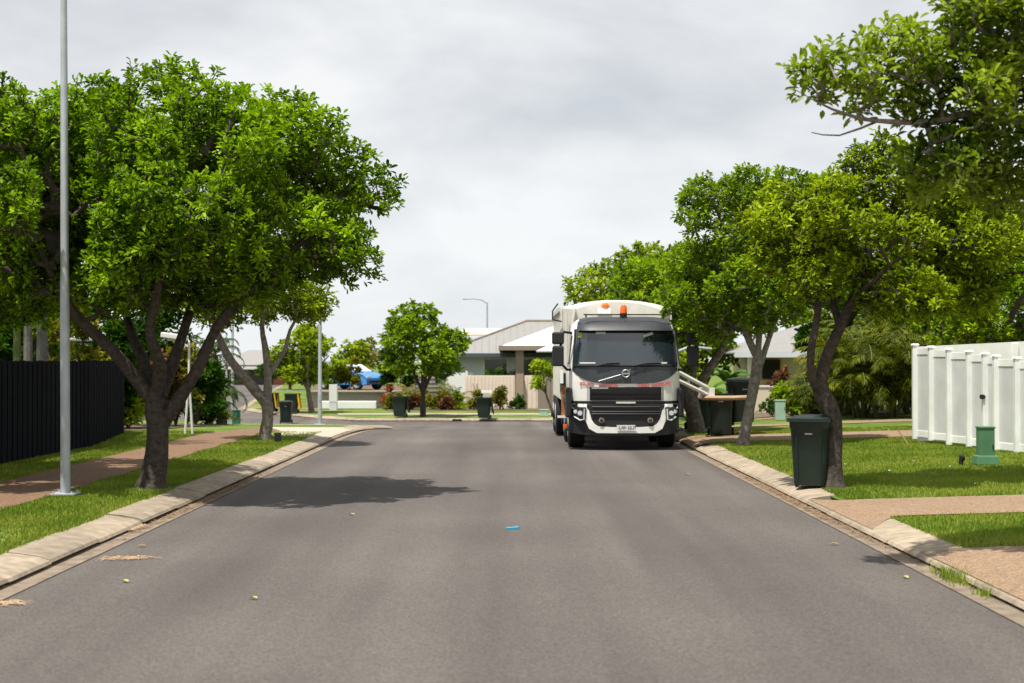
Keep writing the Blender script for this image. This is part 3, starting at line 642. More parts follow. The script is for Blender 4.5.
# ------------------------------------------------------------ garbage truck
def make_truck():
    T = empty('garbage_truck', (2.33, 30.55, 0), 'white and dark grey garbage truck with orange beacons, driving towards us along the right kerb', 'garbage truck', rz=R(0.3))
    prof = [(0.93, 1.13, -1.27), (1.35, 1.15, -1.30), (1.74, 1.15, -1.30), (2.10, 1.11, -1.22), (2.48, 1.06, -1.13), (2.60, 1.03, -1.04), (2.70, 0.96, -0.92), (2.74, 0.86, -0.78)]
    def at_z(z):
        for a, b in zip(prof, prof[1:]):
            if z <= b[0] or b is prof[-1]:
                t = (z - a[0]) / (b[0] - a[0]); t = max(0, min(1, t)); return a[1] + (b[1] - a[1]) * t, a[2] + (b[2] - a[2]) * t
    def front(x, z, off=0.0):
        hw, yf = at_z(z); u = min(1, abs(x) / hw)
        return (x, yf + 0.10 * u ** 2 + 0.24 * u ** 9 - off, z)
    # cab shell
    mb = MB(); ring = []
    us = [-1, -.985, -.96, -.92, -.85, -.7, -.5, -.25, 0, .25, .5, .7, .85, .92, .96, .985, 1]
    rows = [p[0] for p in prof]
    vs = []; nR = len(us) + 4
    for z in rows:
        hw, yf = at_z(z)
        for u in us: vs.append(front(u * hw, z))
        top = max(0, (z - 2.5)) 
        vs += [(hw, 0.0, z), (hw, 0.52 - top * .3, z), (-hw, 0.52 - top * .3, z), (-hw, 0.0, z)]
    fs = []
    for i in range(len(rows) - 1):
        for k in range(nR): fs.append((i * nR + k, i * nR + (k + 1) % nR, (i + 1) * nR + (k + 1) % nR, (i + 1) * nR + k))
    fs.append(tuple(range(nR))); fs.append(tuple((len(rows) - 1) * nR + k for k in range(nR)))
    mb.add(vs, fs); cab = mb.build('cab', M['truck_white'], T, smooth=True)
    def panel(name, m, x0f, x1f, z0f, z1f, off, nu=22, nv=8, parent=cab, smooth=True, thick=0.012):
        """x range as functions of t=(0..1 over z), z range as functions of s (0..1 over x)"""
        b = MB()
        def fn(s, t):
            zz0, zz1 = (z0f(s), z1f(s)); z = zz0 + (zz1 - zz0) * t
            x0_, x1_ = x0f(t), x1f(t); return front(x0_ + (x1_ - x0_) * s, z, off)
        b.grid(fn, nu, nv); return b.build(name, m, parent, smooth=smooth, back=(0, .012, 0))
    K = lambda v: (lambda t: v)
    ws = panel('windscreen', M['glass'], lambda t: -1.05 + .05 * t, lambda t: 1.05 - .05 * t, K(1.75), K(2.47), .012)
    # black rubber frame round the glass
    b = MB()
    for sx in (-1, 1): b.tube([front(sx * (1.07 - .055 * t / 6), 1.73 + .76 * t / 6, .02) for t in range(7)], .022, 6)
    for z in (1.74, 2.485): b.tube([front(-1.06 + 2.12 * t / 16 * (1 if z < 2 else .97) + (0 if z < 2 else .03), z, .02) for t in range(17)], .02, 6)
    b.build('windscreen_seal', M['dull_black'], cab)
    for nx, a0 in ((-.62, .5), (.12, .62)):
        w_ = MB(); w_.tube([front(nx, 1.73, .05), front(nx + a0 * .5, 1.79, .06), front(nx + a0, 1.80, .05)], .014, 6); w_.build('wiper', M['dull_black'], cab)
    for sx, zz, ang, mm, sz in ((.48, 2.385, .3, 'sticker', (.21, .055)), (-.50, 2.42, 0, 'sticker', (.20, .05)), (-.92, 2.38, 0, 'sticker_green', (.09, .10)), (-.78, 1.80, 0, 'sticker', (.32, .025)), (.78, 1.80, 0, 'sticker', (.16, .03))):
        b = MB()
        def fn(s, t, sx=sx, zz=zz, ang=ang, sz=sz):
            dx = (s - .5) * sz[0]; dz = (t - .5) * sz[1]; return front(sx + dx * math.cos(ang) - dz * math.sin(ang), zz + dx * math.sin(ang) + dz * math.cos(ang), .018)
        b.grid(fn, 4, 2); b.build('sticker', M[mm], ws)
    # dark panel with the diagonal bar and round emblem
    panel('front_panel', M['truck_grey'], lambda t: -1.09, lambda t: 1.09, lambda s: 1.375 + .27 * abs(2 * s - 1) ** 4.5, K(1.72), .014, 30, 6)
    b = MB(); b.tube([front(-.56, 1.425, .045), front(-.1, 1.56, .05)], .009, 6); b.build('diagonal_bar', M['dull_chrome'], cab)
    b = MB(); b.tube([front(.1, 1.60, .03), front(.5, 1.70, .03)], .007, 6); b.build('diagonal_bar', M['black_plastic'], cab)
    e = front(0, 1.58, .045); b = MB()
    for k in range(20):
        a0, a1 = 2 * math.pi * k / 20, 2 * math.pi * (k + 1) / 20
        b.tube([(e[0] + .075 * math.cos(a0), e[1], e[2] + .075 * math.sin(a0)), (e[0] + .075 * math.cos(a1), e[1], e[2] + .075 * math.sin(a1))], .013, 6, caps=False)
    b.box((e[0], e[1], e[2]), (.13, .012, .03)); b.box((e[0] + .075, e[1], e[2] + .075), (.06, .012, .012), rot=Matrix.Rotation(-.8, 3, 'Y'))
    b.build('emblem', M['dull_chrome'], cab)
    # red lettering band (strokes, the words cannot be read in the photograph)
    b = MB(); r = random.Random(3)
    x = -.93
    while x < .93:
        wl = r.uniform(.035, .055)
        if -.15 < x < .22 or abs(x + .62) < .03 or abs(x - .48) < .03: x += .05; continue
        zc = 1.345 + .035 * (abs(x) > .55) * (abs(x) - .55) / .4
        hh = .062
        for kx in (0, wl - .014):
            p = front(x + kx, zc, .008); b.box((p[0], p[1], p[2]), (.013, .008, hh))
        p = front(x + wl / 2 - .006, zc + r.choice([-.027, 0, .027]), .008); b.box(p, (wl, .008, .012))
        p = front(x + wl / 2 - .006, zc + r.choice([-.026, .026]), .009); b.box(p, (wl, .006, .011))
        x += wl + .012
    b.build('lettering', M['red_ink'], cab)
    # sun visor and roof cap
    b = MB()
    def vis(s, t):
        z = 2.47 + .20 * t; x = (-1.0 + 2.0 * s) * (1.0 - .04 * t); p = front(x, z, .13 - .05 * t); return p
    b.grid(vis, 24, 4); v_ = b.build('sun_visor', M['visor'], cab, smooth=True, back=(0, .03, 0))
    b = MB(); b.grid(lambda s, t: ((-.95 + 1.9 * s) * (1 - .06 * t), -1.0 + .07 * abs(2 * s - 1) ** 2 + .6 * t, 2.67 + .10 * math.sin(min(1, t * 2) * 1.57) - .05 * abs(2 * s - 1) ** 6), 20, 8)
    b.build('roof_cap', M['visor'], cab, smooth=True, back=(0, .0, -.05))
    b = MB(); b.box((0, -1.06, 2.80), (1.7, .04, .025)); [b.box((x, -1.06, 2.77), (.03, .03, .06)) for x in (-.8, 0, .8)]; b.build('roof_rail', M['dull_black'], cab)
    # upper grille
    g = panel('upper_grille', M['grille'], K(-.74), K(.74), K(1.03), K(1.305), .02, 20, 4)
    b = MB()
    for k in range(31):
        x = -.72 + 1.44 * k / 30; b.tube([front(x, 1.05, .04), front(x, 1.28, .04)], .007, 4)
    for z in (1.11, 1.20): b.tube([front(-.73 + 1.46 * k / 12, z, .035) for k in range(13)], .008, 4)
    b.build('grille_bars', M['black_plastic'], g)
    b = MB(); b.grid(lambda s, t: front(-.70 + .34 * s, 1.268 + .03 * t, .047), 6, 1); b.build('grille_badge', M['galvanised'], g)
    panel('black_band', M['dull_black'], K(-1.11), K(1.11), K(.955), K(1.015), .03, 20, 2)
    b = MB(); p = front(0, .985, .06); b.box(p, (.40, .03, .035)); b.build('step_strip', M['sticker'], cab)
    for sx in (-1, 1):   # panel joints
        b = MB(); b.tube([front(sx * .775, 1.03, .003), front(sx * .775, 1.31, .003)], .007, 4); b.build('panel_joint', M['dull_black'], cab)
    # side window, door, fender, steps
    for sx in (-1, 1):
        b = MB(); X = sx * 1.155
        b.add([(X, -.98, 1.78), (X, .12, 1.78), (sx * 1.085, .12, 2.42), (sx * 1.085, -.86, 2.42)], [(0, 1, 2, 3)]); b.build('side_window', M['glass'], cab, solid=.012)
        b = MB(); b.box((sx * 1.16, -.85, .98), (.12, .62, .62)); b.build('wheel_arch', M['black_plastic'], T, bevel=.05)
        for z in (.42, .70):
            b = MB(); b.box((sx * 1.14, -.86, z), (.16, .42, .06)); b.build('step', M['black_plastic'], T, bevel=.01)
        b = MB(); b.box((sx * 1.14, .16, 1.0), (.14, 1.2, .14)); b.build('mudguard', M['black_plastic'], T, bevel=.03)
    # bumper: lower body in black, white U frame, headlights, lower grille
    def bf(x, z, off=0):
        u = min(1, abs(x) / 1.14); return (x, -1.33 + .12 * u ** 2 + .26 * u ** 10 + .02 * max(0, .5 - z) - off, z)
    b = MB(); b.grid(lambda s, t: bf(-1.14 + 2.28 * s, (.30 + .06 * abs(2 * s - 1) ** 3) + (.95 - .30 - .06 * abs(2 * s - 1) ** 3) * t, 0), 30, 8)
    bump = b.build('bumper', M['black_plastic'], T, smooth=True, back=(0, .12, 0))
    b = MB()   # white frame as a swept band
    pts = [(-.98, .93), (-.90, .92), (-.80, .80), (-.76, .62), (-.70, .50), (-.58, .43), (-.3, .42), (0, .42), (.3, .42), (.58, .43), (.70, .50), (.76, .62), (.80, .80), (.90, .92), (.98, .93)]
    wd = [.03, .04, .05, .06, .075, .07, .062, .06, .062, .07, .075, .06, .05, .04, .03]
    vs = []; n = len(pts)
    for i, ((x, z), q) in enumerate(zip(pts, wd)):
        a = pts[max(0, i - 1)]; c = pts[min(n - 1, i + 1)]; d = Vector((c[0] - a[0], c[1] - a[1])).normalized(); nn = Vector((-d.y, d.x))
        vs += [bf(x + nn.x * q, z + nn.y * q, .035), bf(x - nn.x * q, z - nn.y * q, .035)]
    b.add(vs, [(2 * i, 2 * i + 1, 2 * i + 3, 2 * i + 2) for i in range(n - 1)]); b.build('bumper_frame', M['truck_white'], bump, back=(0, .03, 0))
    for sx in (-1, 1):
        b = MB(); b.add([bf(sx * x, z, .028) for x, z in ((.80, .955), (1.12, .955), (1.12, .90), (1.10, .86), (.90, .84), (.86, .60), (.78, .60))], [tuple(range(7))]); b.build('headlight_panel', M['truck_white'], bump, back=(0, .01, 0))
        b = MB(); b.grid(lambda s, t: bf(sx * (.83 + .25 * s - .02 * t), .60 + .29 * t + .07 * s * (1 - t), .06), 6, 5); hl = b.build('headlight', M['lamp_dark'], bump, smooth=True, back=(0, .015, 0))
        b = MB(); b.tube([bf(sx * .85, .86, .075), bf(sx * .86, .64, .08), bf(sx * .93, .62, .08), bf(sx * 1.05, .69, .075)], .016, 6); b.build('headlight_reflector', M['headlamp'], hl)
        for (qx, qz, qr) in ((.94, .77, .05), (1.03, .80, .04)):
            b = MB(); p = bf(sx * qx, qz, .07); b.cyl(p, (p[0], p[1] - .02, p[2]), qr, 14); b.build('headlight_bulb', M['headlamp'], hl)
        p = bf(sx * .50, .62, .02); b = MB(); b.cyl(p, (p[0], p[1] - .05, p[2]), .055, 16); fl = b.build('fog_light', M['brown_pillar'], bump)
        b = MB(); b.cyl((p[0], p[1] - .05, p[2]), (p[0], p[1] - .056, p[2]), .04, 14); b.build('lens', M['lamp_dark'], fl)
    b = MB(); b.grid(lambda s, t: bf((-.70 + 1.4 * s) * (1 - .09 * (1 - t)), .51 + .41 * t, .012), 16, 4); lg = b.build('lower_grille', M['grille'], bump, back=(0, .01, 0))
    b = MB()
    for z in (.90, .80, .755): b.tube([bf(-.70 + 1.4 * k / 12, z, .035) for k in range(13)], .016, 5)
    b.build('grille_bars', M['black_plastic'], lg)
    p = bf(0, .47, .07); b = MB(); b.box(p, (.38, .015, .115)); pl = b.build('number_plate', M['plate'], bump)
    b = MB(); r = random.Random(8)
    for k in range(6):
        xx = -.14 + .055 * k + (.02 if k > 2 else 0)
        b.box((xx, p[1] - .01, .475), (.011, .004, .062)); b.box((xx + .022, p[1] - .01, .475 + r.choice([-.025, 0, .025])), (.03, .004, .010)); 
        if k % 2: b.box((xx + .034, p[1] - .01, .475), (.010, .004, .062))
    b.build('plate_characters', M['truck_grey'], pl)
    # mirrors
    for sx in (-1, 1):
        b = MB(); b.tube([(sx * 1.10, -1.02, 2.42), (sx * 1.26, -1.16, 2.44), (sx * 1.33, -1.18, 2.30), (sx * 1.33, -1.18, 1.80), (sx * 1.20, -1.12, 1.66), (sx * 1.12, -1.05, 1.66)], .028, 8)
        br = b.build('mirror_arm', M['dull_black'], T)
        b = MB(); b.box((sx * 1.39, -1.24, 2.31), (.25, .15, .25)); b.build('mirror', M['black_plastic'], br, bevel=.035)
        b = MB(); b.box((sx * 1.39, -1.24, 1.94), (.24, .16, .42)); b.build('mirror', M['black_plastic'], br, bevel=.035)
    # chassis, wheels
    b = MB()
    for sx in (-1, 1): b.box((sx * .42, 3.3, .80), (.10, 8.6, .26))
    b.box((0, 3.2, .62), (.5, 3.0, .3)); b.build('chassis', M['dull_black'], T)
    b = MB(); b.box((.62, 1.0, .52), (.75, .7, .46)); b.box((-.15, .2, .50), (.9, .14, .10)); b.build('under_tank', M['dull_black'], T)
    def wheel(x, y, w_=.30, r_=.50):
        s = 1 if x > 0 else -1
        b = MB(); xs = [-w_ / 2, -w_ / 2 + .03, w_ / 2 - .03, w_ / 2]; rr = [r_ - .05, r_, r_, r_ - .05]
        b.tube([(x + a, y, r_) for a in xs], rr, 28); tw = b.build('wheel', M['rubber'], T, smooth=True)
        b = MB(); b.tube([(x + s * (w_ / 2 - .02), y, r_), (x + s * (w_ / 2 + .012), y, r_)], [.29, .27], 20); b.build('rim', M['galvanised'], tw)
        b = MB(); b.cyl((x + s * w_ / 2, y, r_), (x + s * (w_ / 2 + .06), y, r_), .11, 14); b.build('hub', M['dull_black'], tw)
    for y in (0.0, 1.95): wheel(-.96, y, .34); wheel(.96, y, .34)
    for y in (4.9, 6.25): wheel(-.95, y, .55); wheel(.95, y, .55)
    # compactor body
    def sec(hw, top, bot, n=14):
        pts = [(-hw, bot), (-hw, top - .18)]
        for k in range(n + 1):
            u = -1 + 2 * k / n; pts.append((u * hw * .97, top - .16 * abs(u) ** 2.2))
        pts += [(hw, top - .18), (hw, bot)]
        return pts
    def loft(name, secs, m, parent):
        b = MB(); n = len(secs[0][1]); vs = []
        for y, P in secs: vs += [(x, y, z) for x, z in P]
        fs = [(i * n + k, i * n + (k + 1) % n, (i + 1) * n + (k + 1) % n, (i + 1) * n + k) for i in range(len(secs) - 1) for k in range(n)]
        fs += [tuple(range(n)), tuple((len(secs) - 1) * n + k for k in range(n))]
        b.add(vs, fs); return b.build(name, m, parent, smooth=True)
    body = loft('compactor_body', [(.78, sec(.96, 3.14, 1.0)), (.86, sec(.98, 3.17, 1.0)), (1.25, sec(1.19, 3.20, .95)), (6.3, sec(1.20, 3.22, .95))], M['body_cream'], T)
    loft('tailgate', [(6.33, sec(1.20, 3.24, .8)), (7.2, sec(1.20, 3.2, .6)), (7.7, sec(1.15, 2.6, .6))], M['body_cream'], T)
    for y in (1.3, 1.75, 2.5, 3.3, 4.1, 4.9, 5.7):
        for sx in (-1, 1):
            b = MB(); b.box((sx * 1.225, y, 2.0), (.05, .09, 2.0)); b.build('body_rib', M['body_cream'], body)
    for sx in (-1, 1):
        b = MB(); b.box((sx * 1.24, 3.8, 3.0), (.06, 5.0, .10)); b.build('top_rail', M['body_cream'], body)
    b = MB(); b.tube([(-1.22, 1.2, 2.72), (-1.42, 1.15, 2.76), (-1.42, 1.15, 2.95), (-1.30, 1.2, 3.12)], .018, 6); b.build('hand_hook', M['dull_black'], body)
    b = MB(); b.tube([(-1.0, .74, 1.4), (-1.0, .74, 2.6), (-.94, .74, 3.0)], .03, 8); b.tube([(-1.12, .9, 1.3), (-1.12, .9, 2.9)], .025, 8); b.build('hose', M['body_cream'], body)
    b = MB(); b.box((.99, .72, 2.90), (.05, .05, .16)); b.build('side_marker', M['sticker_green'], body)
    b = MB(); b.box((-.30, .72, 2.93), (.30, .10, .13)); lb = b.build('lamp_bracket', M['truck_white'], body, bevel=.02)
    b = MB(); b.tube([(-.27, .74, 3.00), (-.27, .74, 3.07), (-.27, .74, 3.11)], [.085, .08, .04], 14); b.build('beacon', M['amber'], body, smooth=True)
    b = MB(); b.tube([(.0, -.78, 2.76), (.0, -.78, 2.84)], [.075, .075], 14); bb = b.build('beacon_base', M['dull_black'], cab)
    b = MB(); b.tube([(.0, -.78, 2.84), (.0, -.78, 2.96), (.0, -.78, 3.01)], [.075, .07, .045], 14); b.build('beacon', M['amber'], cab, smooth=True)
    # rust-coloured side guard and white rail at our left
    b = MB(); b.box((-1.20, .70, .95), (.085, .10, .70)); b.build('side_guard', M['rust'], T)
    b = MB(); b.box((-1.24, .62, 1.50), (.07, .08, .30)); b.build('guard_bracket', M['truck_white'], T); b = MB(); b.box((-1.20, .62, .62), (.26, .05, .05)); b.build('guard_bracket', M['truck_white'], T)
    b = MB(); b.box((-1.20, -.55, .46), (.10, .10, .09)); b.build('side_marker', M['amber'], T)
    b = MB(); b.box((-1.1, 1.1, 1.35), (.30, .55, .45)); b.build('battery_box', M['black_plastic'], T, bevel=.03)
    # lifting arm reaching over the verge on our right
    b = MB()
    for q in (0, 1):
        y = .45; dz = .19 * q
        b.tube([(1.12, y, 1.50 + dz), (2.0, y + .55, 1.10 + dz * .8)], .045, 8)
    b.box((2.0, 1.05, 1.13), (.34, .12, .24)); b.box((1.16, .52, 1.60), (.16, .16, .36))
    b.tube([(1.54, .72, 1.30), (1.58, .72, 1.48)], .025, 6)
    arm = b.build('lifting_arm', M['truck_white'], T)
    b = MB(); b.tube([(1.10, .80, 1.95), (1.60, .90, 2.15), (2.1, 1.0, 2.10)], .035, 8); b.build('arm_link', M['galvanised'], T)
    b = MB(); b.tube([(1.90, .98, 1.02), (2.15, .92, 1.02), (2.55, .90, 1.02), (2.88, .95, 1.03)], .05, 8); b.tube([(1.9, 1.15, 1.02), (1.9, 1.62, 1.02), (2.8, 1.66, 1.02)], .045, 8)
    b.build('gripper', M['tan_rubber'], arm)
    return T
make_truck()

# ------------------------------------------------------------ wheelie bins (front faces -Y, lid hinge at +Y)
def make_bin(lid='closed', lidmat='bin_lid'):
    root = empty('wheelie_bin', (0, 0, 0), 'bin', 'bin')
    b = MB(); H = .97
    secs = [(.06, .235, .245), (.12, .243, .26), (.50, .262, .30), (.86, .283, .335), (.88, .297, .352), (.95, .300, .356), (.97, .300, .356)]
    vs = []; n = 20
    for z, hx, hy in secs:
        for k in range(n):
            a = 2 * math.pi * (k + .5) / n; c, s = math.cos(a), math.sin(a); e = .32
            vs.append((hx * math.copysign(abs(c) ** e, c), hy * math.copysign(abs(s) ** e, s) + .0, z))
    m_ = len(secs)
    fs = [(i * n + k, i * n + (k + 1) % n, (i + 1) * n + (k + 1) % n, (i + 1) * n + k) for i in range(m_ - 1) for k in range(n)]
    fs.append(tuple(range(n)))
    # open top with an inner wall
    k0 = len(vs)
    for z, q in ((.97, .92), (.5, .84)):
        for k in range(n):
            x, y, _ = vs[(m_ - 1) * n + k]; vs.append((x * q, y * q, z))
    fs += [((m_ - 1) * n + k, (m_ - 1) * n + (k + 1) % n, k0 + (k + 1) % n, k0 + k) for k in range(n)]
    fs += [(k0 + k, k0 + (k + 1) % n, k0 + n + (k + 1) % n, k0 + n + k) for k in range(n)] + [tuple(k0 + n + k for k in range(n))]
    b.add(vs, fs); body = b.build('body', M['bin_green'], root, smooth=True)
    b = MB()
    for x in (-.17, .17): b.box((x, -.292, .45), (.018, .03, .62), rot=Matrix.Rotation(R(6.8), 3, 'X'))
    b.box((0, -.30, .70), (.20, .012, .05), rot=Matrix.Rotation(R(6.8), 3, 'X')); b.build('rib', M['bin_green'], body)
    b = MB(); b.box((0, -.325, .80), (.11, .008, .022), rot=Matrix.Rotation(R(6.8), 3, 'X')); b.build('stamp', M['galvanised'], body)
    b = MB(); b.tube([(-.23, .335, .90), (-.23, .42, .93), (.23, .42, .93), (.23, .335, .90)], .016, 8); b.build('handle', M['bin_green'], body)
    for sx in (-1, 1):
        b = MB(); b.tube([(sx * .245, .24, .10), (sx * .262, .24, .10), (sx * .285, .24, .10), (sx * .295, .24, .10)], [.085, .10, .10, .088], 18); w_ = b.build('wheel', M['rubber'], root, smooth=True)
        b = MB(); b.cyl((sx * .292, .24, .10), (sx * .300, .24, .10), .045, 12); b.build('hub', M['black_plastic'], w_)
    b = MB(); b.cyl((-.27, .24, .10), (.27, .24, .10), .012, 8); b.box((0, .20, .13), (.40, .14, .12)); b.build('axle', M['black_plastic'], root)
    # lid: domed panel with lip
    b = MB()
    def lf(s, t):
        x = -.31 + .62 * s; y = -.40 + .74 * t; ex = abs(2 * s - 1); ey = abs(2 * t - 1)
        z = .035 + .055 * (1 - ex ** 4) * (1 - ey ** 4)
        if t < .06: z -= .03
        return (x, y, z)
    b.grid(lf, 12, 14); b.box((0, -.385, .02), (.60, .03, .05)); b.box((-.30, -.03, .018), (.024, .70, .05)); b.box((.30, -.03, .018), (.024, .70, .05))
    lid_o = b.build('lid', M[lidmat], root, smooth=True, solid=0)
    b = MB(); [b.cyl((x, .345, .0), (x + .10, .345, .0), .022, 10) for x in (-.24, .14)]; b.build('hinge', M['bin_green'], lid_o)
    hinge = Vector((0, .345, .975))
    for o in [lid_o]:
        me = o.data
        ang = {'closed': 0, 'hang': R(-262), 'back': R(-100)}[lid]
        Mx = Matrix.Translation(hinge) @ Matrix.Rotation(ang, 4, 'X') @ Matrix.Translation(-Vector((0, .345, 0)))
        o.matrix_local = Mx
    return root
def place(o, x, y, z, rz, label, group='wheelie bins put out on the verge', rx=0, ry=0):
    o.location = (x, y, z); o.rotation_euler = (rx, ry, rz); o['label'] = label; o['group'] = group
binA = make_bin('closed')
X, Y = at(811, 484, Y=19.65)[:2]
binA.scale = (.92, .92, .95)
place(binA, 4.10, 19.45, V(4.10, 19.45) - .02, R(-21), 'dark green wheelie bin with closed lid at the kerb beside the crooked trunk')
# bins worked by the truck
binB = make_bin('hang'); place(binB, 4.72, 32.2, V(4.72, 32.2) - .02, R(-8), 'dark green bin without visible lid, standing left of the lifted bin under the gripper')
c = copy_tree(binA); c.scale = (1, 1, 1); place(c, 5.22, 32.35, .40, R(4), 'dark green bin with closed lid, held off the ground by the truck gripper')
c = copy_tree(binA); place(c, 4.62, 35.2, V(4.6, 35.2), R(15), 'small green bin with a paler lid half hidden behind the bins at the truck')
for q in c.children:
    if q.name.startswith('lid'): q.data = q.data.copy(); q.data.materials[0] = M['box_teal']
# bins over the junction, lids hanging towards the right
binC = make_bin('hang')
place(binC, *at(484, 423, Y=63.9)[:2], V(-1, 65) - .03, R(-90), 'green bin with its lid hanging open in front of the white letterbox')
c = copy_tree(binC); place(c, *at(400, 421, Y=64.9)[:2], V(-5, 65), R(-90), 'green bin with its lid hanging open, left of the round-crowned tree trunk')
c = copy_tree(binA); place(c, *at(286, 422, Y=61.5)[:2], G(-10, 61), R(4), 'green bin with closed lid on the side street, right of the Y-shaped trunk')
binD = make_bin('hang', 'bin_yellow')
place(binD, *at(292, 411, Y=70.0)[:2], V(-11, 71), R(-90), 'green recycling bin with a yellow lid hanging open, behind the closed green bin')
c = copy_tree(binD); place(c, *at(270, 412, Y=71.5)[:2], V(-12, 71), R(-100), 'recycling bin with yellow lid mostly hidden behind the Y-shaped trunk')

# ------------------------------------------------------------ poles
def pole(name, label, cat, x, y, z, h, r0, r1, arm=None, m='galvanised', base=True):
    root = empty(name, (x, y, z), label, cat)
    b = MB(); b.tube([(0, 0, 0), (0, 0, h * .32), (0, 0, h * .325), (0, 0, h)], [r0, r0 * .93, r0 * .86, r1], 14); p = b.build('post', M[m], root, smooth=True)
    if base:
        b = MB(); b.box((0, 0, .012), (r0 * 5, r0 * 5, .025)); pl = b.build('base_plate', M[m], root, bevel=.005)
        for sx in (-1, 1):
            for sy in (-1, 1):
                b = MB(); b.cyl((sx * r0 * 1.9, sy * r0 * 1.9, .02), (sx * r0 * 1.9, sy * r0 * 1.9, .05), r0 * .25, 6); b.build('bolt', M[m], pl)
        b = MB(); b.box((0, -r0 * .95, .9), (.06, .012, .22)); b.build('hatch', M[m], p)
    if arm:
        a = Vector(arm); b = MB(); b.tube([(0, 0, h - .05), (a.x * .3, a.y * .3, h + .15 * abs(a.x)), (a.x * .7, a.y * .7, h + .22 * abs(a.x)), (a.x, a.y, h + .2 * abs(a.x))], r1 * .8, 8); ar = b.build('arm', M[m], root)
        b = MB(); b.box((a.x * 1.12, a.y, h + .19 * abs(a.x)), (.55, .20, .11)); b.build('lamp_head', M[m], root, bevel=.03)
    return root
px_, py_ = at(66, 505, Y=18.15)[:2]
pole('street_lamp', 'tall galvanised light pole in the foreground on the left verge', 'street lamp', px_, py_, V(px_, py_), 8.6, .062, .033, (1.6, .3)).rotation_euler = (0, R(-.42), 0)
px_, py_ = at(320, 425, Y=47.5)[:2]
o = pole('lamp_post', 'short grey lamp post at the corner of the side street', 'lamp post', px_, py_, V(px_, py_), 3.45, .075, .055, None)
b = MB(); b.box((-.12, 0, 3.47), (.55, .14, .06)); b.build('lamp_head', M['galvanised'], o, bevel=.015)
pole('street_lamp', 'distant street lamp with curved arm rising behind the grey-roofed house', 'street lamp', -2.1, 120, -.9, 7.6, .10, .07, (-1.6, 0), base=False)
px_, py_ = at(232.5, 423, Y=53)[:2]
pole('thin_pole', 'thin pale pole standing behind the teal service box', 'pole', px_, py_, V(px_, py_), 4.2, .06, .05, None, 'galvanised', False)
pole('thin_pole', 'far thin pale post at the top of the side street, left of the pale pole', 'pole', *at(226.5, 386, Y=130)[:2], -.8, 5.0, .09, .08, None, 'galvanised', False)

# service boxes
def service_box(label, x, y, z, w_, h, m, rz=0, base=True, name='service_box'):
    root = empty(name, (x, y, z), label, 'service box', None, rz)
    b = MB(); b.box((0, 0, h / 2 + (.10 if base else 0)), (w_, w_ * .8, h)); bd = b.build('cabinet', M[m], root, bevel=.012)
    b = MB(); b.box((0, 0, h + (.115 if base else .015)), (w_ * 1.08, w_ * .9, .03)); b.build('cap', M[m], root, bevel=.008)
    if base:
        b = MB(); b.box((0, 0, .075), (w_ * 1.55, w_ * 1.3, .15), taper=.9); b.build('plinth', M['box_pale' if m == 'box_pale' else m], root, bevel=.02)
    b = MB(); b.box((w_ * .5 - .03, -w_ * .4 - .004, h * .6), (.015, .01, .08)); b.build('latch', M['dull_black'], root)
    return root
px_, py_ = at(985, 462, Y=22.2)[:2]
o = service_box('green service box on a wider plinth in front of the white fence', px_, py_, V(px_, py_), .235, .47, 'box_green')
b = MB(); b.tube([(px_ - .38, py_, V(px_, py_) - .02), (px_ - .38, py_, V(px_, py_) + .05), (px_ - .36, py_, V(px_, py_) + .12), (px_ - .33, py_, V(px_, py_) + .13)], [.04, .035, .055, .03], 10)
t_ = tag(b.build('garden_tap', M['dull_black'], None), 'small black garden light on the lawn beside the green service box', 'garden light'); t_.name = 'garden_light'
service_box('pale green service box on the lawn before the cream house', *at(780, 424, Y=41)[:2], V(8, 41), .27, .55, 'box_pale', base=False)
service_box('teal service box at the foot of the thin pale pole', *at(236.5, 424, Y=52)[:2], V(-10, 52), .27, .5, 'box_teal', base=False)
service_box('low pale service box on the grass beyond the junction left of the truck', *at(544, 420, Y=66.5)[:2], V(1.5, 66), .40, .28, 'box_pale', base=False)
px_, py_ = at(278, 441, Y=29.8)[:2]
b = MB(); b.box((0, 0, .10), (.13, .12, .20)); o = b.build('meter_pit', M['dull_black'], None, bevel=.01); o.location = (px_, py_, V(px_, py_)); tag(o, 'small black box on the grass by the foot of the Y-shaped trunk', 'black box')

# white frame with splayed legs
px_, py_ = at(189, 436, Y=32.6)[:2]; z_ = V(px_, py_)
root = empty('tubular_frame', (px_, py_, z_), 'white tubular frame with splayed legs and a flat top panel behind the big left tree', 'frame')
for sx in (-.085, .085):
    b = MB(); b.tube([(sx, 0, 0), (0, 0, 1.35)], .026, 8); b.build('leg', M['white_paint'], root)
b = MB(); b.tube([(0, 0, 1.3), (0, 0, 2.12), (-.03, 0, 2.17), (-.5, 0, 2.17)], .026, 8); b.build('upright', M['white_paint'], root)
b = MB(); b.box((-.33, 0, 2.24), (.58, .30, .12), rot=Matrix.Rotation(R(8), 3, 'Y')); b.build('top_panel', M['white_paint'], root, bevel=.02)

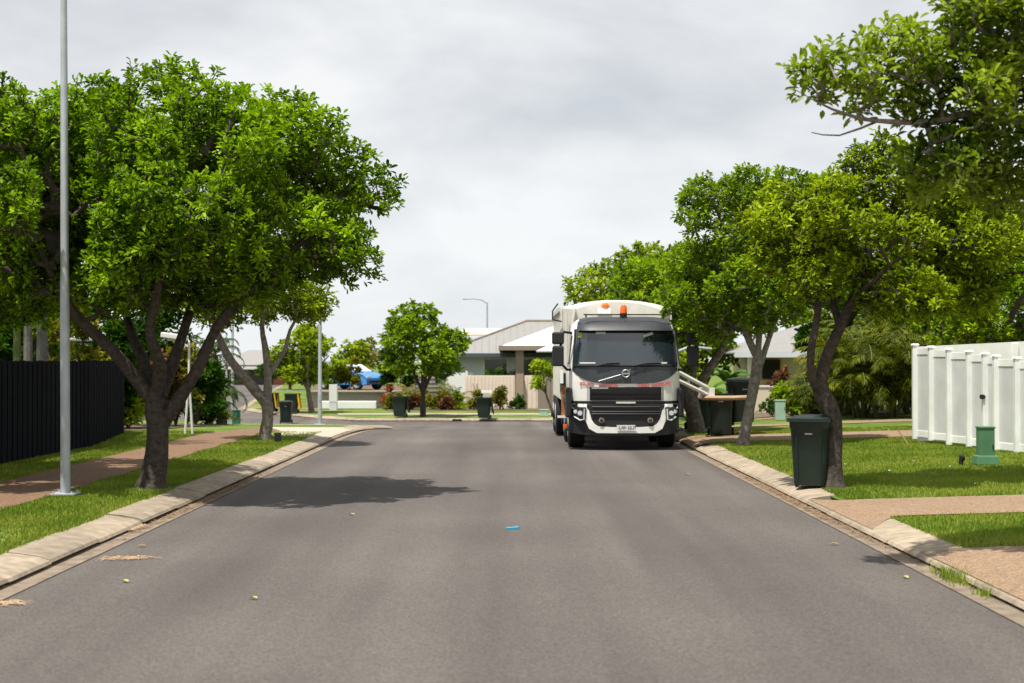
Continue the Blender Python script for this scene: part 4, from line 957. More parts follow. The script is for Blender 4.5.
# ------------------------------------------------------------ fences
def dark_fence():
    root = empty('paling_fence', (-8.3, 20, 0), 'near-black vertical paling fence along the left garden', 'fence')
    P = [(-8.3, 2), (-8.3, 23), (-8.22, 27.8), (-8.95, 32.8), (-14, 34.2)]
    r = random.Random(4); b = MB()
    for (ax, ay), (bx, by) in zip(P, P[1:]):
        L_ = math.hypot(bx - ax, by - ay); n = int(L_ / .115); a = math.atan2(by - ay, bx - ax)
        for k in range(n):
            t = (k + .5) / n; x, y = ax + (bx - ax) * t, ay + (by - ay) * t; zb = V(x, y); tp = 1.845 + r.uniform(-.012, .012)
            off = .011 * (k % 2)
            b.box((x + 8.3 + off, y - 20, (zb + tp) / 2), (.108, .018, tp - zb), rz=a)
        for zz in (.5, 1.55):
            q_ = MB(); q_.box(((ax + bx) / 2 + 8.3 - .05, (ay + by) / 2 - 20, zz), (L_, .04, .08), rz=a); q_.build('rail', M['dark_fence'], root)
    b.build('palings', M['dark_fence'], root); 
dark_fence()
def white_fence():
    P = [(915, 27.9), (931, 27.3), (949, 26.7), (969, 26.05), (985, 25.55), (996, 25.2), (1017, 24.55), (1040, 23.9), (1064, 23.3)]
    root = empty('white_fence', (7.9, 27.9, 0), 'white panelled vinyl fence with capped posts on the right lawn', 'fence')
    pts = []
    for i, (px, Y) in enumerate(P):
        x = (px - 512) * Y / F; zb = V(x, Y) - .03 + (.10 if i < 2 else .05 * (i < 4)); h = 1.80 - .012 * i
        zt = 1.86 + (360 - (345 + i * 2.2)) * Y / F
        pts.append((x, Y, zb, zt))
        b = MB(); b.box((x - 7.9, Y - 27.9, (zb + zt) / 2), (.105, .105, zt - zb)); p = b.build('post', M['white_vinyl'], root, bevel=.008)
        b = MB(); b.box((x - 7.9, Y - 27.9, zt + .012), (.135, .135, .035), taper=.8); b.build('post_cap', M['white_vinyl'], p)
    for i, ((ax, ay, az, at_), (bx, by, bz, bt)) in enumerate(zip(pts, pts[1:])):
        a = math.atan2(by - ay, bx - ax); L_ = math.hypot(bx - ax, by - ay) - .10; cx, cy = (ax + bx) / 2 - 7.9 + .035, (ay + by) / 2 - 27.9 + .01; zb, zt = (az + bz) / 2 + .03, (at_ + bt) / 2 - .05
        b = MB(); b.box((cx, cy, (zb + zt) / 2), (L_, .025, zt - zb), rz=a)
        n = 4
        for k in range(n):
            t = (k + .5) / n - .5; b.box((cx + math.cos(a) * L_ * t, cy + math.sin(a) * L_ * t, (zb + zt) / 2), (L_ / n - .012, .034, zt - zb - .02), rz=a)
        pn = b.build('panel', M['vinyl_panel'], root)
        for zz in (zt - .05, zb + .08):
            b = MB(); b.box((cx, cy, zz), (L_, .055, .13), rz=a); b.build('rail', M['white_vinyl'], root, bevel=.005)
    b = MB(); x, y = (981 - 512) * 25.6 / F, 25.55
    b.cyl((x - 7.9 - .03, y - 27.9 - .06, 1.20), (x - 7.9 + .04, y - 27.9, 1.20), .045, 12); b.build('latch', M['dull_black'], root)
white_fence()
def return_fence():
    root = empty('white_fence', (7.95, 28.0, 0), 'taller white fence running to the right behind the panelled one', 'fence')
    P = [(7.98, 28.02), (10.0, 28.3), (12.0, 28.6), (14.0, 28.9), (16, 29.2)]
    for i, ((ax, ay), (bx, by)) in enumerate(zip(P, P[1:])):
        a = math.atan2(by - ay, bx - ax); L_ = math.hypot(bx - ax, by - ay); cx, cy = (ax + bx) / 2 - 7.95, (ay + by) / 2 - 28.0
        z0_, z1_ = V(ax, ay), 2.15 + .09 * (i + .5)
        b = MB(); vs = []
        za, zb_ = 2.12 + .10 * i, 2.12 + .10 * (i + 1)
        dx, dy = -math.sin(a) * .03, math.cos(a) * .03
        b.add([(ax - 7.95 + dx * s, ay - 28 + dy * s, z) for s in (-1, 1) for z in (z0_, za)] + [(bx - 7.95 + dx * s, by - 28 + dy * s, z) for s in (-1, 1) for z in (z0_, zb_)],
              [(0, 1, 5, 4), (2, 3, 7, 6), (1, 3, 7, 5), (0, 2, 6, 4), (0, 1, 3, 2), (4, 5, 7, 6)])
        b.build('panel', M['white_vinyl'], root)
        b = MB(); b.box((bx - 7.95, by - 28, (z0_ + zb_) / 2 - .02), (.12, .12, zb_ - z0_)); b.build('post', M['white_vinyl'], root, bevel=.008)
return_fence()
# white board by the palms
b = MB(); b.box((0, 0, .47), (.30, .08, .94)); o = b.build('white_pillar', M['white_paint'], None, bevel=.01); x_, y_ = at(840.5, 419, Y=42.5)[:2]; o.location = (x_, y_, V(x_, y_)); tag(o, 'narrow white wall panel behind the crooked trunk beside the palms', 'pillar')
b = MB(); b.tube([(0, 0, 0), (-.16, .1, .28)], .014, 6); o = b.build('garden_stake', M['straw'], None); x_, y_ = at(908, 438, Y=27.2)[:2]; o.location = (x_, y_, V(x_, y_)); tag(o, 'thin pale stick leaning in the lawn at the end of the white fence', 'stick')
# ------------------------------------------------------------ houses
def hip_roof(x0, x1, y0, y1, ze, zr, inset=None, m=None):
    b = MB(); ins = (y1 - y0) / 2 if inset is None else inset; ym = (y0 + y1) / 2
    b.add([(x0, y0, ze), (x1, y0, ze), (x1, y1, ze), (x0, y1, ze), (x0 + ins, ym, zr), (x1 - ins, ym, zr), (x0, y0, ze - .05), (x1, y0, ze - .05), (x1, y1, ze - .05), (x0, y1, ze - .05)],
          [(0, 1, 5, 4), (1, 2, 5), (2, 3, 4, 5), (3, 0, 4), (0, 1, 7, 6), (1, 2, 8, 7), (2, 3, 9, 8), (3, 0, 6, 9), (6, 7, 8, 9)])
    return b
def ribs(x0, x1, y0, ym, ze, zr, ins, step=.55):
    b = MB(); n = int((x1 - x0) / step)
    for k in range(1, n):
        x = x0 + k * step; t = min(1, (x - x0) / ins, (x1 - x) / ins)
        b.tube([(x, y0, ze + .02), (x, y0 + (ym - y0) * t, ze + (zr - ze) * t + .02)], .022, 4)
    return b
def windows(root, wall, rects, y, m='window'):
    for (x0, x1, z0, z1) in rects:
        b = MB(); b.box(((x0 + x1) / 2, y - .03, (z0 + z1) / 2), (x1 - x0 + .14, .06, z1 - z0 + .14)); fr = b.build('window', M['white_paint'], root)
        b = MB(); b.box(((x0 + x1) / 2, y - .065, (z0 + z1) / 2), (x1 - x0, .02, z1 - z0)); b.build('pane', M[m], fr)

# grey-roofed house over the junction
zg = -.77
Hs = empty('house', (0, 0, 0), 'pale house with grey hip roof and brown porch column beyond the junction', 'house')
b = MB(); b.box((3.2, 88, (2.2 + zg) / 2), (13.6, 10, 2.2 - zg)); wall = b.build('wall', M['pale_wall'], Hs)
rf = hip_roof(-4.3, 10.8, 82.2, 93.6, 2.2, 4.25, 5.2).build('roof', M['roof_grey'], Hs)
ribs(-4.3, 10.8, 82.2, 87.9, 2.2, 4.25, 5.2, .42).build('roof_ribs', M['roof_grey'], rf)
b = MB(); b.box((3.25, 82.15, 2.14), (15.2, .10, .22)); b.build('gutter', M['slate_paint'], rf)
b = MB(); b.tube([(.9, 87.9, 4.28), (5.6, 87.9, 4.28)], .10, 6); b.tube([(.9, 87.9, 4.28), (-4.3, 82.2, 2.25)], .08, 6); b.build('ridge_cap', M['taupe'], rf)
windows(Hs, wall, [(-1.6, -.3, .6, 1.9), (.3, 1.7, .5, 1.9), (4, 6, .4, 1.9)], 83.0)
b = MB(); b.box((-2.9, 82.6, .18), (1.25, .10, 1.9)); dr = b.build('door', M['white_paint'], Hs)
b = MB(); b.box((-2.85, 82.53, .4), (.06, .05, .9)); b.build('handle', M['galvanised'], dr)
b = MB(); b.box((-4.0, 82.4, .65), (.42, .5, 2.85)); b.build('corner_post', M['slate_paint'], Hs)
b = MB(); b.box((-4.9, 82.9, .2), (1.5, .1, 1.6)); [b.box((-4.9, 82.83, -.45 + .25 * k), (1.5, .04, .04)) for k in range(6)]; b.build('side_screen', M['stone_wall'], Hs)
# porch
pr = hip_roof(-.62, 6.0, 77.6, 83.5, 2.62, 3.75, 2.9).build('porch_roof', M['roof_white'], Hs)
b = MB(); b.box((2.7, 77.6, 2.52), (6.8, .14, .26)); b.box((-.66, 80.5, 2.52), (.14, 5.8, .26)); b.build('fascia', M['taupe'], pr)
b = MB(); b.box((2.7, 80.4, 2.50), (6.3, 5.3, .06)); b.build('soffit', M['brown_pillar'], pr)
b = MB(); b.box((.42, 78.1, (2.5 + zg) / 2), (.44, .44, 2.5 - zg)); b.build('column', M['taupe'], Hs)
b = MB(); b.add([(1.3, 76.3, 2.35), (6, 76.3, 2.35), (6, 77.4, 2.85), (2.4, 77.4, 2.85)], [(0, 1, 2, 3)]); b.build('carport_roof', M['roof_white'], Hs, solid=.08)
# beige front fence
Fb = empty('panel_fence', (0, 77, 0), 'beige ribbed panel fence with brown pillars before the grey-roofed house', 'fence')
for (x0_, x1_) in ((-2.55, .16), (.68, 1.40), (2.05, 2.9), (3.3, 6.0)):
    b = MB(); b.box(((x0_ + x1_) / 2, 0, (1.03 - .77) / 2), (x1_ - x0_, .06, 1.80)); n = int((x1_ - x0_) / .19)
    for k in range(n): b.box((x0_ + (k + .5) * (x1_ - x0_) / n, -.04, .13), (.05, .03, 1.72))
    b.build('panel', M['beige'], Fb)
for x_, w_ in ((.42, .40), (1.72, .62)):
    b = MB(); b.box((x_, -.12, .14), (w_, .42, 1.86)); b.build('pillar', M['brown_pillar' if w_ < .5 else 'taupe'], Fb)
b = MB(); [b.tube([(-2.0 + sx * .12, -.09, .62), (-2.0 + sx * .04, -.12, .35), (-2.0 + sx * .12, -.09, .05)], .018, 6) for sx in (-1, 1)]; b.build('gate_handle', M['brown_pillar'], Fb)
# white gate beside it
G_ = empty('white_gate', (-3.1, 79.5, zg), 'tall white gate left of the beige fence', 'gate')
b = MB(); b.box((0, 0, .95), (.95, .05, 1.9)); b.build('leaf', M['white_paint'], G_, bevel=.01)
for sx in (-1, 1):
    b = MB(); b.box((sx * .56, 0, 1.0), (.13, .13, 2.05)); b.build('post', M['white_paint'], G_)
# letterbox
b_ = empty('letterbox', at(486.5, 411, Y=70)[:2] + (V(-1, 70),), 'white letterbox pillar behind the bin with hanging lid', 'letterbox')
b = MB(); b.box((0, 0, .5), (.34, .30, 1.0)); b.build('pillar', M['white_paint'], b_); b = MB(); b.box((0, 0, 1.06), (.52, .42, .12)); b.build('cap', M['white_paint'], b_)
b = MB(); b.box((0, -.155, .75), (.22, .02, .04)); b.build('slot', M['dull_black'], b_)

# pale roofed house behind
H2 = empty('house', (0, 104, 0), 'house with a flat pale roof seen behind the grey hip roof', 'house')
b = MB(); b.box((-1.0, 4, 1.2), (6, 7, 4.3)); b.build('wall', M['cream_wall'], H2)
b = MB(); b.add([(-4.3, 0, 3.75), (2.2, 0, 3.75), (2.2, 8, 4.35), (-3.6, 8, 4.35)], [(0, 1, 2, 3)]); b.build('roof', M['beige'], H2, solid=.12)
b = MB(); b.box((1.2, 7, 4.45), (1.6, .8, .25)); b.build('roof_unit', M['taupe'], H2)
# house at the end of the side street
H3 = empty('house', (-27, 158, -.9), 'distant low house with a grey hip roof at the end of the side street', 'house')
b = MB(); b.box((0, 4, 1.1), (13, 9, 2.2)); wl = b.build('wall', M['dark_wall'], H3)
hip_roof(-7.4, 7.4, -1.2, 9, 1.75, 3.9, 4.5).build('roof', M['roof_grey'], H3)
for x_ in (-4, 0, 4):
    b = MB(); b.box((x_, -.6, .8), (.5, .3, 1.6)); b.build('pillar', M['brown_pillar'], H3)
# garage door
b = MB(); b.box((2, -.55, .75), (2.8, .05, 1.5)); b.build('garage_door', M['brick_red'], H3)
# cream house on the right
H4 = empty('house', (0, 55, 0), 'cream house with a pale grey roof and dark window behind the right-hand trees', 'house')
zr = V(10, 55)
b = MB(); b.box((12.2, 3.5, (2.05 + zr) / 2), (5.2, 6.5, 2.05 - zr)); b.build('wall', M['cream_wall'], H4)
b = MB(); b.box((9.85, .1, 1.2), (1.2, .3, 1.75)); b.build('porch_wall', M['yellow_wall'], H4)
rf = hip_roof(8.5, 17, -1.0, 7.4, 2.15, 3.45, 3.8).build('roof', M['roof_grey'], H4)
b = MB(); b.box((12.75, -1.05, 2.06), (8.6, .12, .2)); b.build('gutter', M['pale_wall'], rf)
b = MB(); b.box((10.0, -.12, 1.50), (.70, .06, .75)); fr = b.build('window', M['dark_wall'], H4); b = MB(); b.box((10.0, -.16, 1.50), (.62, .03, .67)); b.build('pane', M['window'], fr)
b = MB(); b.box((10.05, -.2, .72), (.45, .10, .62)); b.build('shutter', M['brick_red'], H4)
b = MB(); b.box((9.25, -.35, .9), (.35, .35, 2.3)); b.build('column', M['white_paint'], H4)
W4 = empty('garden_wall', (9.9, 52, V(10, 52)), 'low white rendered wall in front of the cream house', 'wall')
b = MB(); b.box((0, 0, .36), (2.9, .18, .95)); b.build('wall', M['cream_wall'], W4); b = MB(); b.box((0, 0, .86), (3.0, .24, .06)); b.build('coping', M['white_paint'], W4)
# slate roof at the far right behind the palms
H5 = empty('house', (21, 50, 0), 'slate-grey roofed house at the right picture edge above the white fence', 'house')
b = MB(); b.box((0, 4, 1.3), (9.5, 7, 2.7)); b.build('wall', M['pale_wall'], H5)
rf = hip_roof(-5.6, 6, 0, 8.5, 2.75, 5.0, 3.6).build('roof', M['roof_slate'], H5)
b = MB(); b.box((.2, -.05, 2.66), (11.7, .14, .2)); b.build('gutter', M['white_paint'], rf)
windows(H5, None, [(-3.6, -1.6, .9, 2.1), (.5, 3, .9, 2.1)], .5)
# white building parts glimpsed over the dark fence
H6 = empty('house', (-17.5, 44, 0), 'pale house with a grey roof glimpsed above the dark fence', 'house')
b = MB(); b.box((0, 4, 1.0), (11, 6, 2.2)); b.build('wall', M['pale_wall'], H6)
hip_roof(-6.3, 6.3, 0, 8, 2.5, 3.7, 3.6).build('roof', M['roof_grey'], H6)
b = MB(); b.box((3.2, .9, 1.6), (2.4, .1, .9)); fr = b.build('window', M['white_paint'], H6); b = MB(); b.box((3.2, .83, 1.6), (2.2, .05, .75)); b.build('pane', M['window'], fr)

# ------------------------------------------------------------ left far terrace: retaining wall, car
zt_ = .12
draped('terrace', [(-11, 78.2), (-4.9, 78.2), (-4.9, 100), (-14, 100)], lambda x, y: .12, M['soil'], 0, 5)
RW = empty('retaining_wall', (-8.4, 77.6, -.77), 'grey rendered retaining wall with a brown end pillar left of the junction garden', 'wall')
b = MB(); b.box((-.2, .2, .44), (5.2, .35, .92)); b.build('wall', M['stone_wall'], RW)
b = MB(); b.box((-.1, -.02, .93), (5.0, .46, .07)); b.build('coping', M['pale_concrete'], RW)
b = MB(); b.box((1.75, -.15, .43), (.52, .5, .90)); b.build('pillar', M['brown_pillar'], RW)
b = MB(); b.box((0, 0, .22), (3.0, .5, .42)); o = b.build('low_wall', M['white_paint'], None, bevel=.04); o.location = (-8.75, 76.2, -.77); tag(o, 'low white block wall in front of the grey retaining wall', 'wall')
P_ = empty('gate_pillar', at(333.5, 408, Y=74.5)[:2] + (-.77,), 'pale letterbox pillar with a grey lower half at the left end of the retaining wall', 'pillar')
b = MB(); b.box((0, 0, .9), (.40, .4, .9)); b.build('upper_block', M['white_paint'], P_); b = MB(); b.box((0, 0, .25), (.38, .38, .5)); b.build('lower_block', M['pale_wall'], P_)

def car():
    T = empty('parked_car', (-9.5, 84.0, .12), 'bright blue car parked on the raised lot, half hidden by dark shrubs', 'car', rz=R(-38))
    # side profile along x (front = +x), extruded along y with a narrower roof
    prof = [(-2.1, .45), (-2.1, .95), (-1.7, 1.35), (-1.2, 1.48), (.15, 1.46), (.95, 1.02), (1.75, .90), (2.08, .70), (2.1, .35), (1.75, .30), (-1.8, .30)]
    def sec(k): return [(x, z) for x, z in prof]
    b = MB(); n = len(prof); vs = []
    for y, q, dz in ((-.85, 1, 0), (-.88, 1, 0), (0, 1, .03), (.88, 1, 0), (.85, 1, 0)):
        for x, z in prof:
            ins = .16 * max(0, min(1, (z - 1.0) / .45)); yy = y - math.copysign(ins, y) if y else 0
            vs.append((x, yy, z + (dz if z > .8 else 0)))
    fs = [(i * n + k, i * n + (k + 1) % n, (i + 1) * n + (k + 1) % n, (i + 1) * n + k) for i in range(4) for k in range(n)] + [tuple(range(n)), tuple(4 * n + k for k in range(n))]
    b.add(vs, fs); body = b.build('body', M['car_blue'], T, smooth=True, bevel=.03)
    b = MB(); b.add([(.20, -.66, 1.47), (.20, .66, 1.47), (.93, .78, 1.06), (.93, -.78, 1.06)], [(0, 1, 2, 3)]); b.build('windscreen', M['headlamp'], body, solid=.02)  # pale lamp material paints the bright sky reflection onto the glass
    for s in (-1, 1):
        b = MB(); b.add([(-1.6, s * .80, 1.30), (-1.15, s * .745, 1.42), (.08, s * .745, 1.41), (.72, s * .86, 1.06), (-1.6, s * .885, 1.02)], [(0, 1, 2, 3, 4)]); b.build('side_window', M['window'], body, solid=.012)
        b = MB(); b.box((2.04, s * .62, .74), (.10, .36, .14)); b.build('headlight', M['headlamp'], body, bevel=.02)
        b = MB(); b.box((.72, s * .98, 1.08), (.14, .18, .12)); b.build('wing_mirror', M['car_blue'], body, bevel=.03)
        for x in (-1.35, 1.32):
            b = MB(); b.cyl((x, s * .70, .35), (x, s * .90, .35), .35, 22); w_ = b.build('wheel', M['rubber'], T); b = MB(); b.cyl((x, s * .89, .35), (x, s * .915, .35), .24, 14); b.build('rim', M['galvanised'], w_)
    b = MB(); b.box((2.09, 0, .48), (.05, 1.3, .16)); b.build('grille', M['grille'], body)
car()

# ------------------------------------------------------------ palms and other plants
def fronds(n, L0, seed, up=(.5, 1.3), nl=26, ll=.38, width=.022, droop=1.2):
    """arching fronds from the origin; leaflets hang from both sides"""
    r = np.random.RandomState(seed); P = []; Fc = []; stems = []; nl = max(nl, int(L0 * 17))
    for i in range(n):
        az = 6.283 * (i + r.rand() * .6) / n; el_ = up[0] + (up[1] - up[0]) * r.rand(); L_ = L0 * (.75 + .45 * r.rand())
        pts = []; p = np.zeros(3); e = el_
        for k in range(nl + 1):
            pts.append(p.copy()); d = np.array([math.cos(az) * math.cos(e), math.sin(az) * math.cos(e), math.sin(e)]); p = p + d * L_ / nl; e -= droop * (k / nl) * 2.0 / nl * 1.6
        stems.append([tuple(q) for q in pts])
        sd = np.array([-math.sin(az), math.cos(az), 0])
        for k in range(3, nl):
            d = pts[k + 1] - pts[k]; d /= np.linalg.norm(d); q = ll * math.sin(math.pi * (k / nl) ** .75) * (.8 + .4 * r.rand()) + .05
            for s in (-1, 1):
                dirn = sd * s * .8 + d * .55 + np.array([0, 0, -.18 - .45 * r.rand()]); dirn /= np.linalg.norm(dirn)
                a = pts[k]; w_ = d * width; c = a + dirn * q * .55 + np.array([0, 0, .02]); e_ = a + dirn * q + np.array([0, 0, -.12 * q])
                b0 = len(P); P += [a - w_ * .4, c - w_, e_, c + w_]; Fc.append((b0, b0 + 1, b0 + 2, b0 + 3))
    return np.array(P), np.array(Fc), stems
def palm(label, x, y, z, h, nst, L_, seed, leaf='leaf_palm', group='golden cane palms in the right-hand garden', spread=.7, nf=9, trunk='green_trunk', r0=.045, name='cane_palm', cat='palm', ll=.38, up=(.35, 1.35), droop=1.2):
    root = empty(name, (x, y, z), label, cat, group); r = random.Random(seed); st = MB(); V_ = []; F_ = []; b0 = 0
    for i in range(nst):
        a = r.uniform(0, 6.28); d = spread * r.uniform(.1, 1) if nst > 1 else 0; hh = h * r.uniform(.18, 1.0) if nst > 1 else h
        bx, by = math.cos(a) * d * .5, math.sin(a) * d * .5; tx, ty = math.cos(a) * d * 1.3, math.sin(a) * d * 1.3
        st.tube([(bx, by, -.05), ((bx + tx) / 2 * .9, (by + ty) / 2 * .9, hh * .5), (tx, ty, hh)], [r0 * 1.15, r0, r0 * .8], 8)
        P, Fc, sm_ = fronds(nf, L_ * r.uniform(.8, 1.1), seed * 31 + i, ll=ll, up=up, droop=droop)
        P = P + np.array([[tx, ty, hh]]); V_.append(P); F_.append(Fc + b0); b0 += len(P)
        for s in sm_: st.tube([(q[0] + tx, q[1] + ty, q[2] + hh) for q in s[::4]], .012, 4, caps=False)
    st.build('stem', M[trunk], root, smooth=True)
    from_np('fronds', np.concatenate(V_), np.concatenate(F_), M[leaf], root)
    return root
pl = [('golden cane palm at the left end of the palm hedge, behind the crooked trunk', 836, 42, 2.0, 8, 1.4), ('bright golden cane palm right of the white panel', 862, 40, 1.9, 9, 2.0),
      ('low dense cane palm in the middle of the palm hedge', 890, 39, 1.6, 9, 1.8), ('tall cane palm rising behind the corner of the white fence', 915, 42, 2.6, 6, 2.1),
      ('dark cane palm behind the white fence, second from the right', 950, 40, 2.3, 5, 1.9), ('cane palm with yellowed fronds arching over the right part of the white fence', 985, 37, 2.2, 5, 1.9),
      ('yellowish cane palm left of the palm hedge beside the cream house', 826, 48, 2.6, 5, 1.4), ('back-row cane palm showing above the palm hedge', 880, 46, 3.2, 6, 2.2), ('tall dark back-row palm behind the white fence', 935, 46, 3.4, 6, 2.2)]
for i, (lb, px, Y, h, n, L_) in enumerate(pl):
    x = (px - 512) * Y / F; palm(lb, x, Y, V(x, Y), h, n, L_, 40 + i, 'leaf_gold' if i in (5, 6) else 'leaf_palm')
# dark hedge behind the palms
for i, (px, Y, w_, h, lb) in enumerate(((850, 43.0, 3.4, 3.4, 'dark evergreen shrub behind the left part of the palm hedge'), (905, 43.0, 3.4, 3.8, 'dark evergreen shrub behind the middle of the palm hedge'), (960, 43, 3.2, 3.8, 'dark evergreen shrub behind the right part of the palm hedge'))):
    x = (px - 512) * Y / F; bush('shrub', lb, 'shrub', x, Y, V(x, Y), w_, 2.0, h, 60 + i, 'leaf_dark', 520, 16, .2, .10, 'dark shrubs behind the palms', .45)
# banana plant behind the truck arm
def banana(label, x, y, z, seed, h=1.4, n=7):
    root = empty('banana_plant', (x, y, z), label, 'banana plant'); r = random.Random(seed)
    b = MB(); b.tube([(0, 0, 0), (0, 0, h)], [.10, .06], 10); b.build('stem', M['green_trunk'], root)
    for i in range(n):
        az = 6.283 * i / n + r.uniform(-.3, .3); e = r.uniform(.7, 1.35); p = Vector((0, 0, h * .9)); b = MB(); L_ = r.uniform(.7, 1.1); N_ = 10; pts = [p.copy()]; 
        for k in range(N_): p = p + Vector((math.cos(az) * math.cos(e), math.sin(az) * math.cos(e), math.sin(e))) * L_ / N_; e -= .16; pts.append(p.copy())
        sd = Vector((-math.sin(az), math.cos(az), 0))
        def fn(s, t, pts=pts, sd=sd): 
            k = min(N_, int(round(t * N_))); w_ = .13 * math.sin(math.pi * min(1, .12 + .88 * t)) ** .6 + .01; return pts[k] + sd * (2 * s - 1) * w_ + Vector((0, 0, -.05 + .07 * (1 - abs(2 * s - 1))))
        b.grid(fn, 4, N_); b.build('leaf', M['leaf_banana'], root)
    return root
banana('banana plant with big upright leaves behind the bins held by the truck', *at(728, 412, Y=43)[:2], V(6.5, 43), 3, 1.3)
banana('smaller banana plant between the truck arm and the pale leaning trunk', *at(708, 412, Y=41)[:2], V(5.7, 41), 6, .9, 6)

SH = [('yellow-green leafy shrub under the truck arm behind the thick pale trunk', 690, 425, 38.5, 2.0, 1.2, 1.9, 'leaf_yellow', 150), ('bright green shrub between the pale leaning trunk and the bins', 718, 420, 40.5, 1.4, 1.0, 1.1, 'leaf_mid', 80),
      ('mixed green and reddish shrub in front of the cream house', 797, 420, 44, 1.3, 1.0, 1.25, 'leaf_mid', 100), ('yellow-leaved low plant behind the near bin', 818, 418, 43, 1.1, .9, 1.0, 'leaf_gold', 60), ('grey-green ground plant along the low white wall', 790, 421, 45.5, 1.9, .7, .5, 'leaf_banana', 50),
      ('red-leaved shrub beside the brown-red shutter', 782, 416, 50, .8, .7, 1.5, 'leaf_red', 40)]
for i, (lb, px, py, Y, w_, d_, h, lf, n) in enumerate(SH):
    x = (px - 512) * Y / F; bush('shrub', lb, 'shrub', x, Y, V(x, Y), w_, d_, h, 80 + i, lf, n, 14, .15, .07, 'garden shrubs on the right')

# round-crowned tree and small tree over the junction
simple_tree('round_tree', 'round-crowned bright green tree over the junction between two green bins', 'tree', at(423, 419, Y=66)[0], 66, 5.1, 3.75, 2.1, 31, 'leaf_mid', 420, 14, .24, .13, 'bark', .13, 'street trees over the junction', .27, lump=.65)
simple_tree('small_tree', 'small yellow-green tree with a leaning trunk before the beige fence', 'tree', at(553, 412, Y=70)[0], 70, 2.75, 1.6, .78, 33, 'leaf_yellow', 110, 12, .17, .10, 'bark', .05, None, .17, lean=-.55, lump=.3)
simple_tree('street_tree', 'twin-stemmed light green tree behind the lamp post at the side street', 'tree', at(312, 412, Y=71)[0], 71, 4.3, 2.9, 1.9, 35, 'leaf_yellow', 330, 14, .24, .13, 'bark_pale', .13, 'street trees over the junction', .27, lean=-.3)
simple_tree('background_tree', 'yellow-green tree far behind the blue car', 'tree', at(362, 392, Y=105)[0], 105, 4.2, 3.2, 1.6, 36, 'leaf_gold', 160, 12, .3, .16, 'bark', .12, None, .35)
simple_tree('background_tree', 'far dark green tree at the top of the side street lawn', 'tree', at(290, 390, Y=125)[0], 125, 3.4, 2.8, 3.2, 37, 'leaf_dark', 260, 12, .36, .2, 'bark', .14, 'far trees beside the side street', .4)
simple_tree('background_tree', 'far bushy tree left of the distant low house', 'tree', -33, 128, 5.5, 4.6, 3.6, 38, 'leaf_mid', 300, 12, .4, .22, 'bark', .16, 'far trees beside the side street', .45)
simple_tree('background_tree', 'far green tree behind the retaining wall', 'tree', at(345, 385, Y=98)[0], 98, 4.3, 3.6, 2.0, 39, 'leaf_yellow', 240, 12, .3, .17, 'bark', .12, 'far trees beside the side street', .35)
BS = [('green and orange shrub left of the blue car on the retaining wall', 349, 80.5, 1.7, 1.2, 2.0, 'leaf_gold', 120, .12), ('second bushy shrub on the retaining wall, left of the car wheel', 331, 80, 2.2, 1.2, 2.1, 'leaf_yellow', 130, .12),
      ('dark dense shrub in front of the blue car bonnet', 391, 79.5, 1.4, 1.3, 2.5, 'leaf_dark', 170, .12), ('dark shrub behind the round-crowned tree', 404, 78.5, 1.5, 1.3, 1.9, 'leaf_dark', 120, .12),
      ('orange-red flowering shrub beside the brown end pillar', 391, 76.5, .9, .7, 1.45, 'flower_orange', 40, -.77), ('yellow-green low shrub under the orange flowers', 391, 75.5, .8, .7, .75, 'leaf_gold', 40, -.77),
      ('pinkish red low shrub right of the left far bin', 412, 75.0, 1.2, .8, .8, 'leaf_red', 50, -.77), ('golden bromeliad clump right of the round-crowned tree trunk', 437, 75.5, 1.3, .8, 1.0, 'leaf_gold', 60, -.77),
      ('red and green low shrub in the middle of the junction garden', 446, 74.6, .9, .7, .7, 'leaf_red', 40, -.77), ('yellow-green shrub in the junction garden before the white gate', 459, 75.0, 1.1, .8, .95, 'leaf_yellow', 60, -.77),
      ('tufted gold shrub left of the bin before the beige fence', 477, 75.2, 1.1, .8, .95, 'leaf_gold', 55, -.77), ('upright yellow shrub right of the white letterbox', 500, 75.0, .75, .7, 1.35, 'leaf_gold', 55, -.77),
      ('small grey-green shrub at the foot of the beige fence', 517, 75.6, .9, .7, .7, 'leaf_banana', 35, -.77)]
for i, (lb, px, Y, w_, d_, h, lf, n, z_) in enumerate(BS):
    x = (px - 512) * Y / F; bush('shrub', lb, 'shrub', x, Y, z_, w_, d_, h, 110 + i, lf, n, 14, .19, .08, 'shrubs of the junction garden')
for i, (lb, px, Y, h, z_) in enumerate((('small spiky palm seen over the beige fence, left one', 494, 80.5, 1.6, -.77), ('small spiky palm seen over the beige fence next to the brown column', 511, 80.8, 1.5, -.77), ('arching bronze cycad right of the round-crowned tree trunk', 452, 76.6, .5, -.77), ('arching bronze cycad behind the left far bin', 412, 76.5, .7, -.77))):
    x = (px - 512) * Y / F; palm(lb, x, Y, z_, h, 1, 1.1 if i < 2 else 1.5, 70 + i, 'leaf_dark' if i < 2 else 'leaf_gold', 'spiky plants of the grey-roofed house', nf=12, name='garden_palm', ll=.25, up=(.2, 1.3), droop=.9)

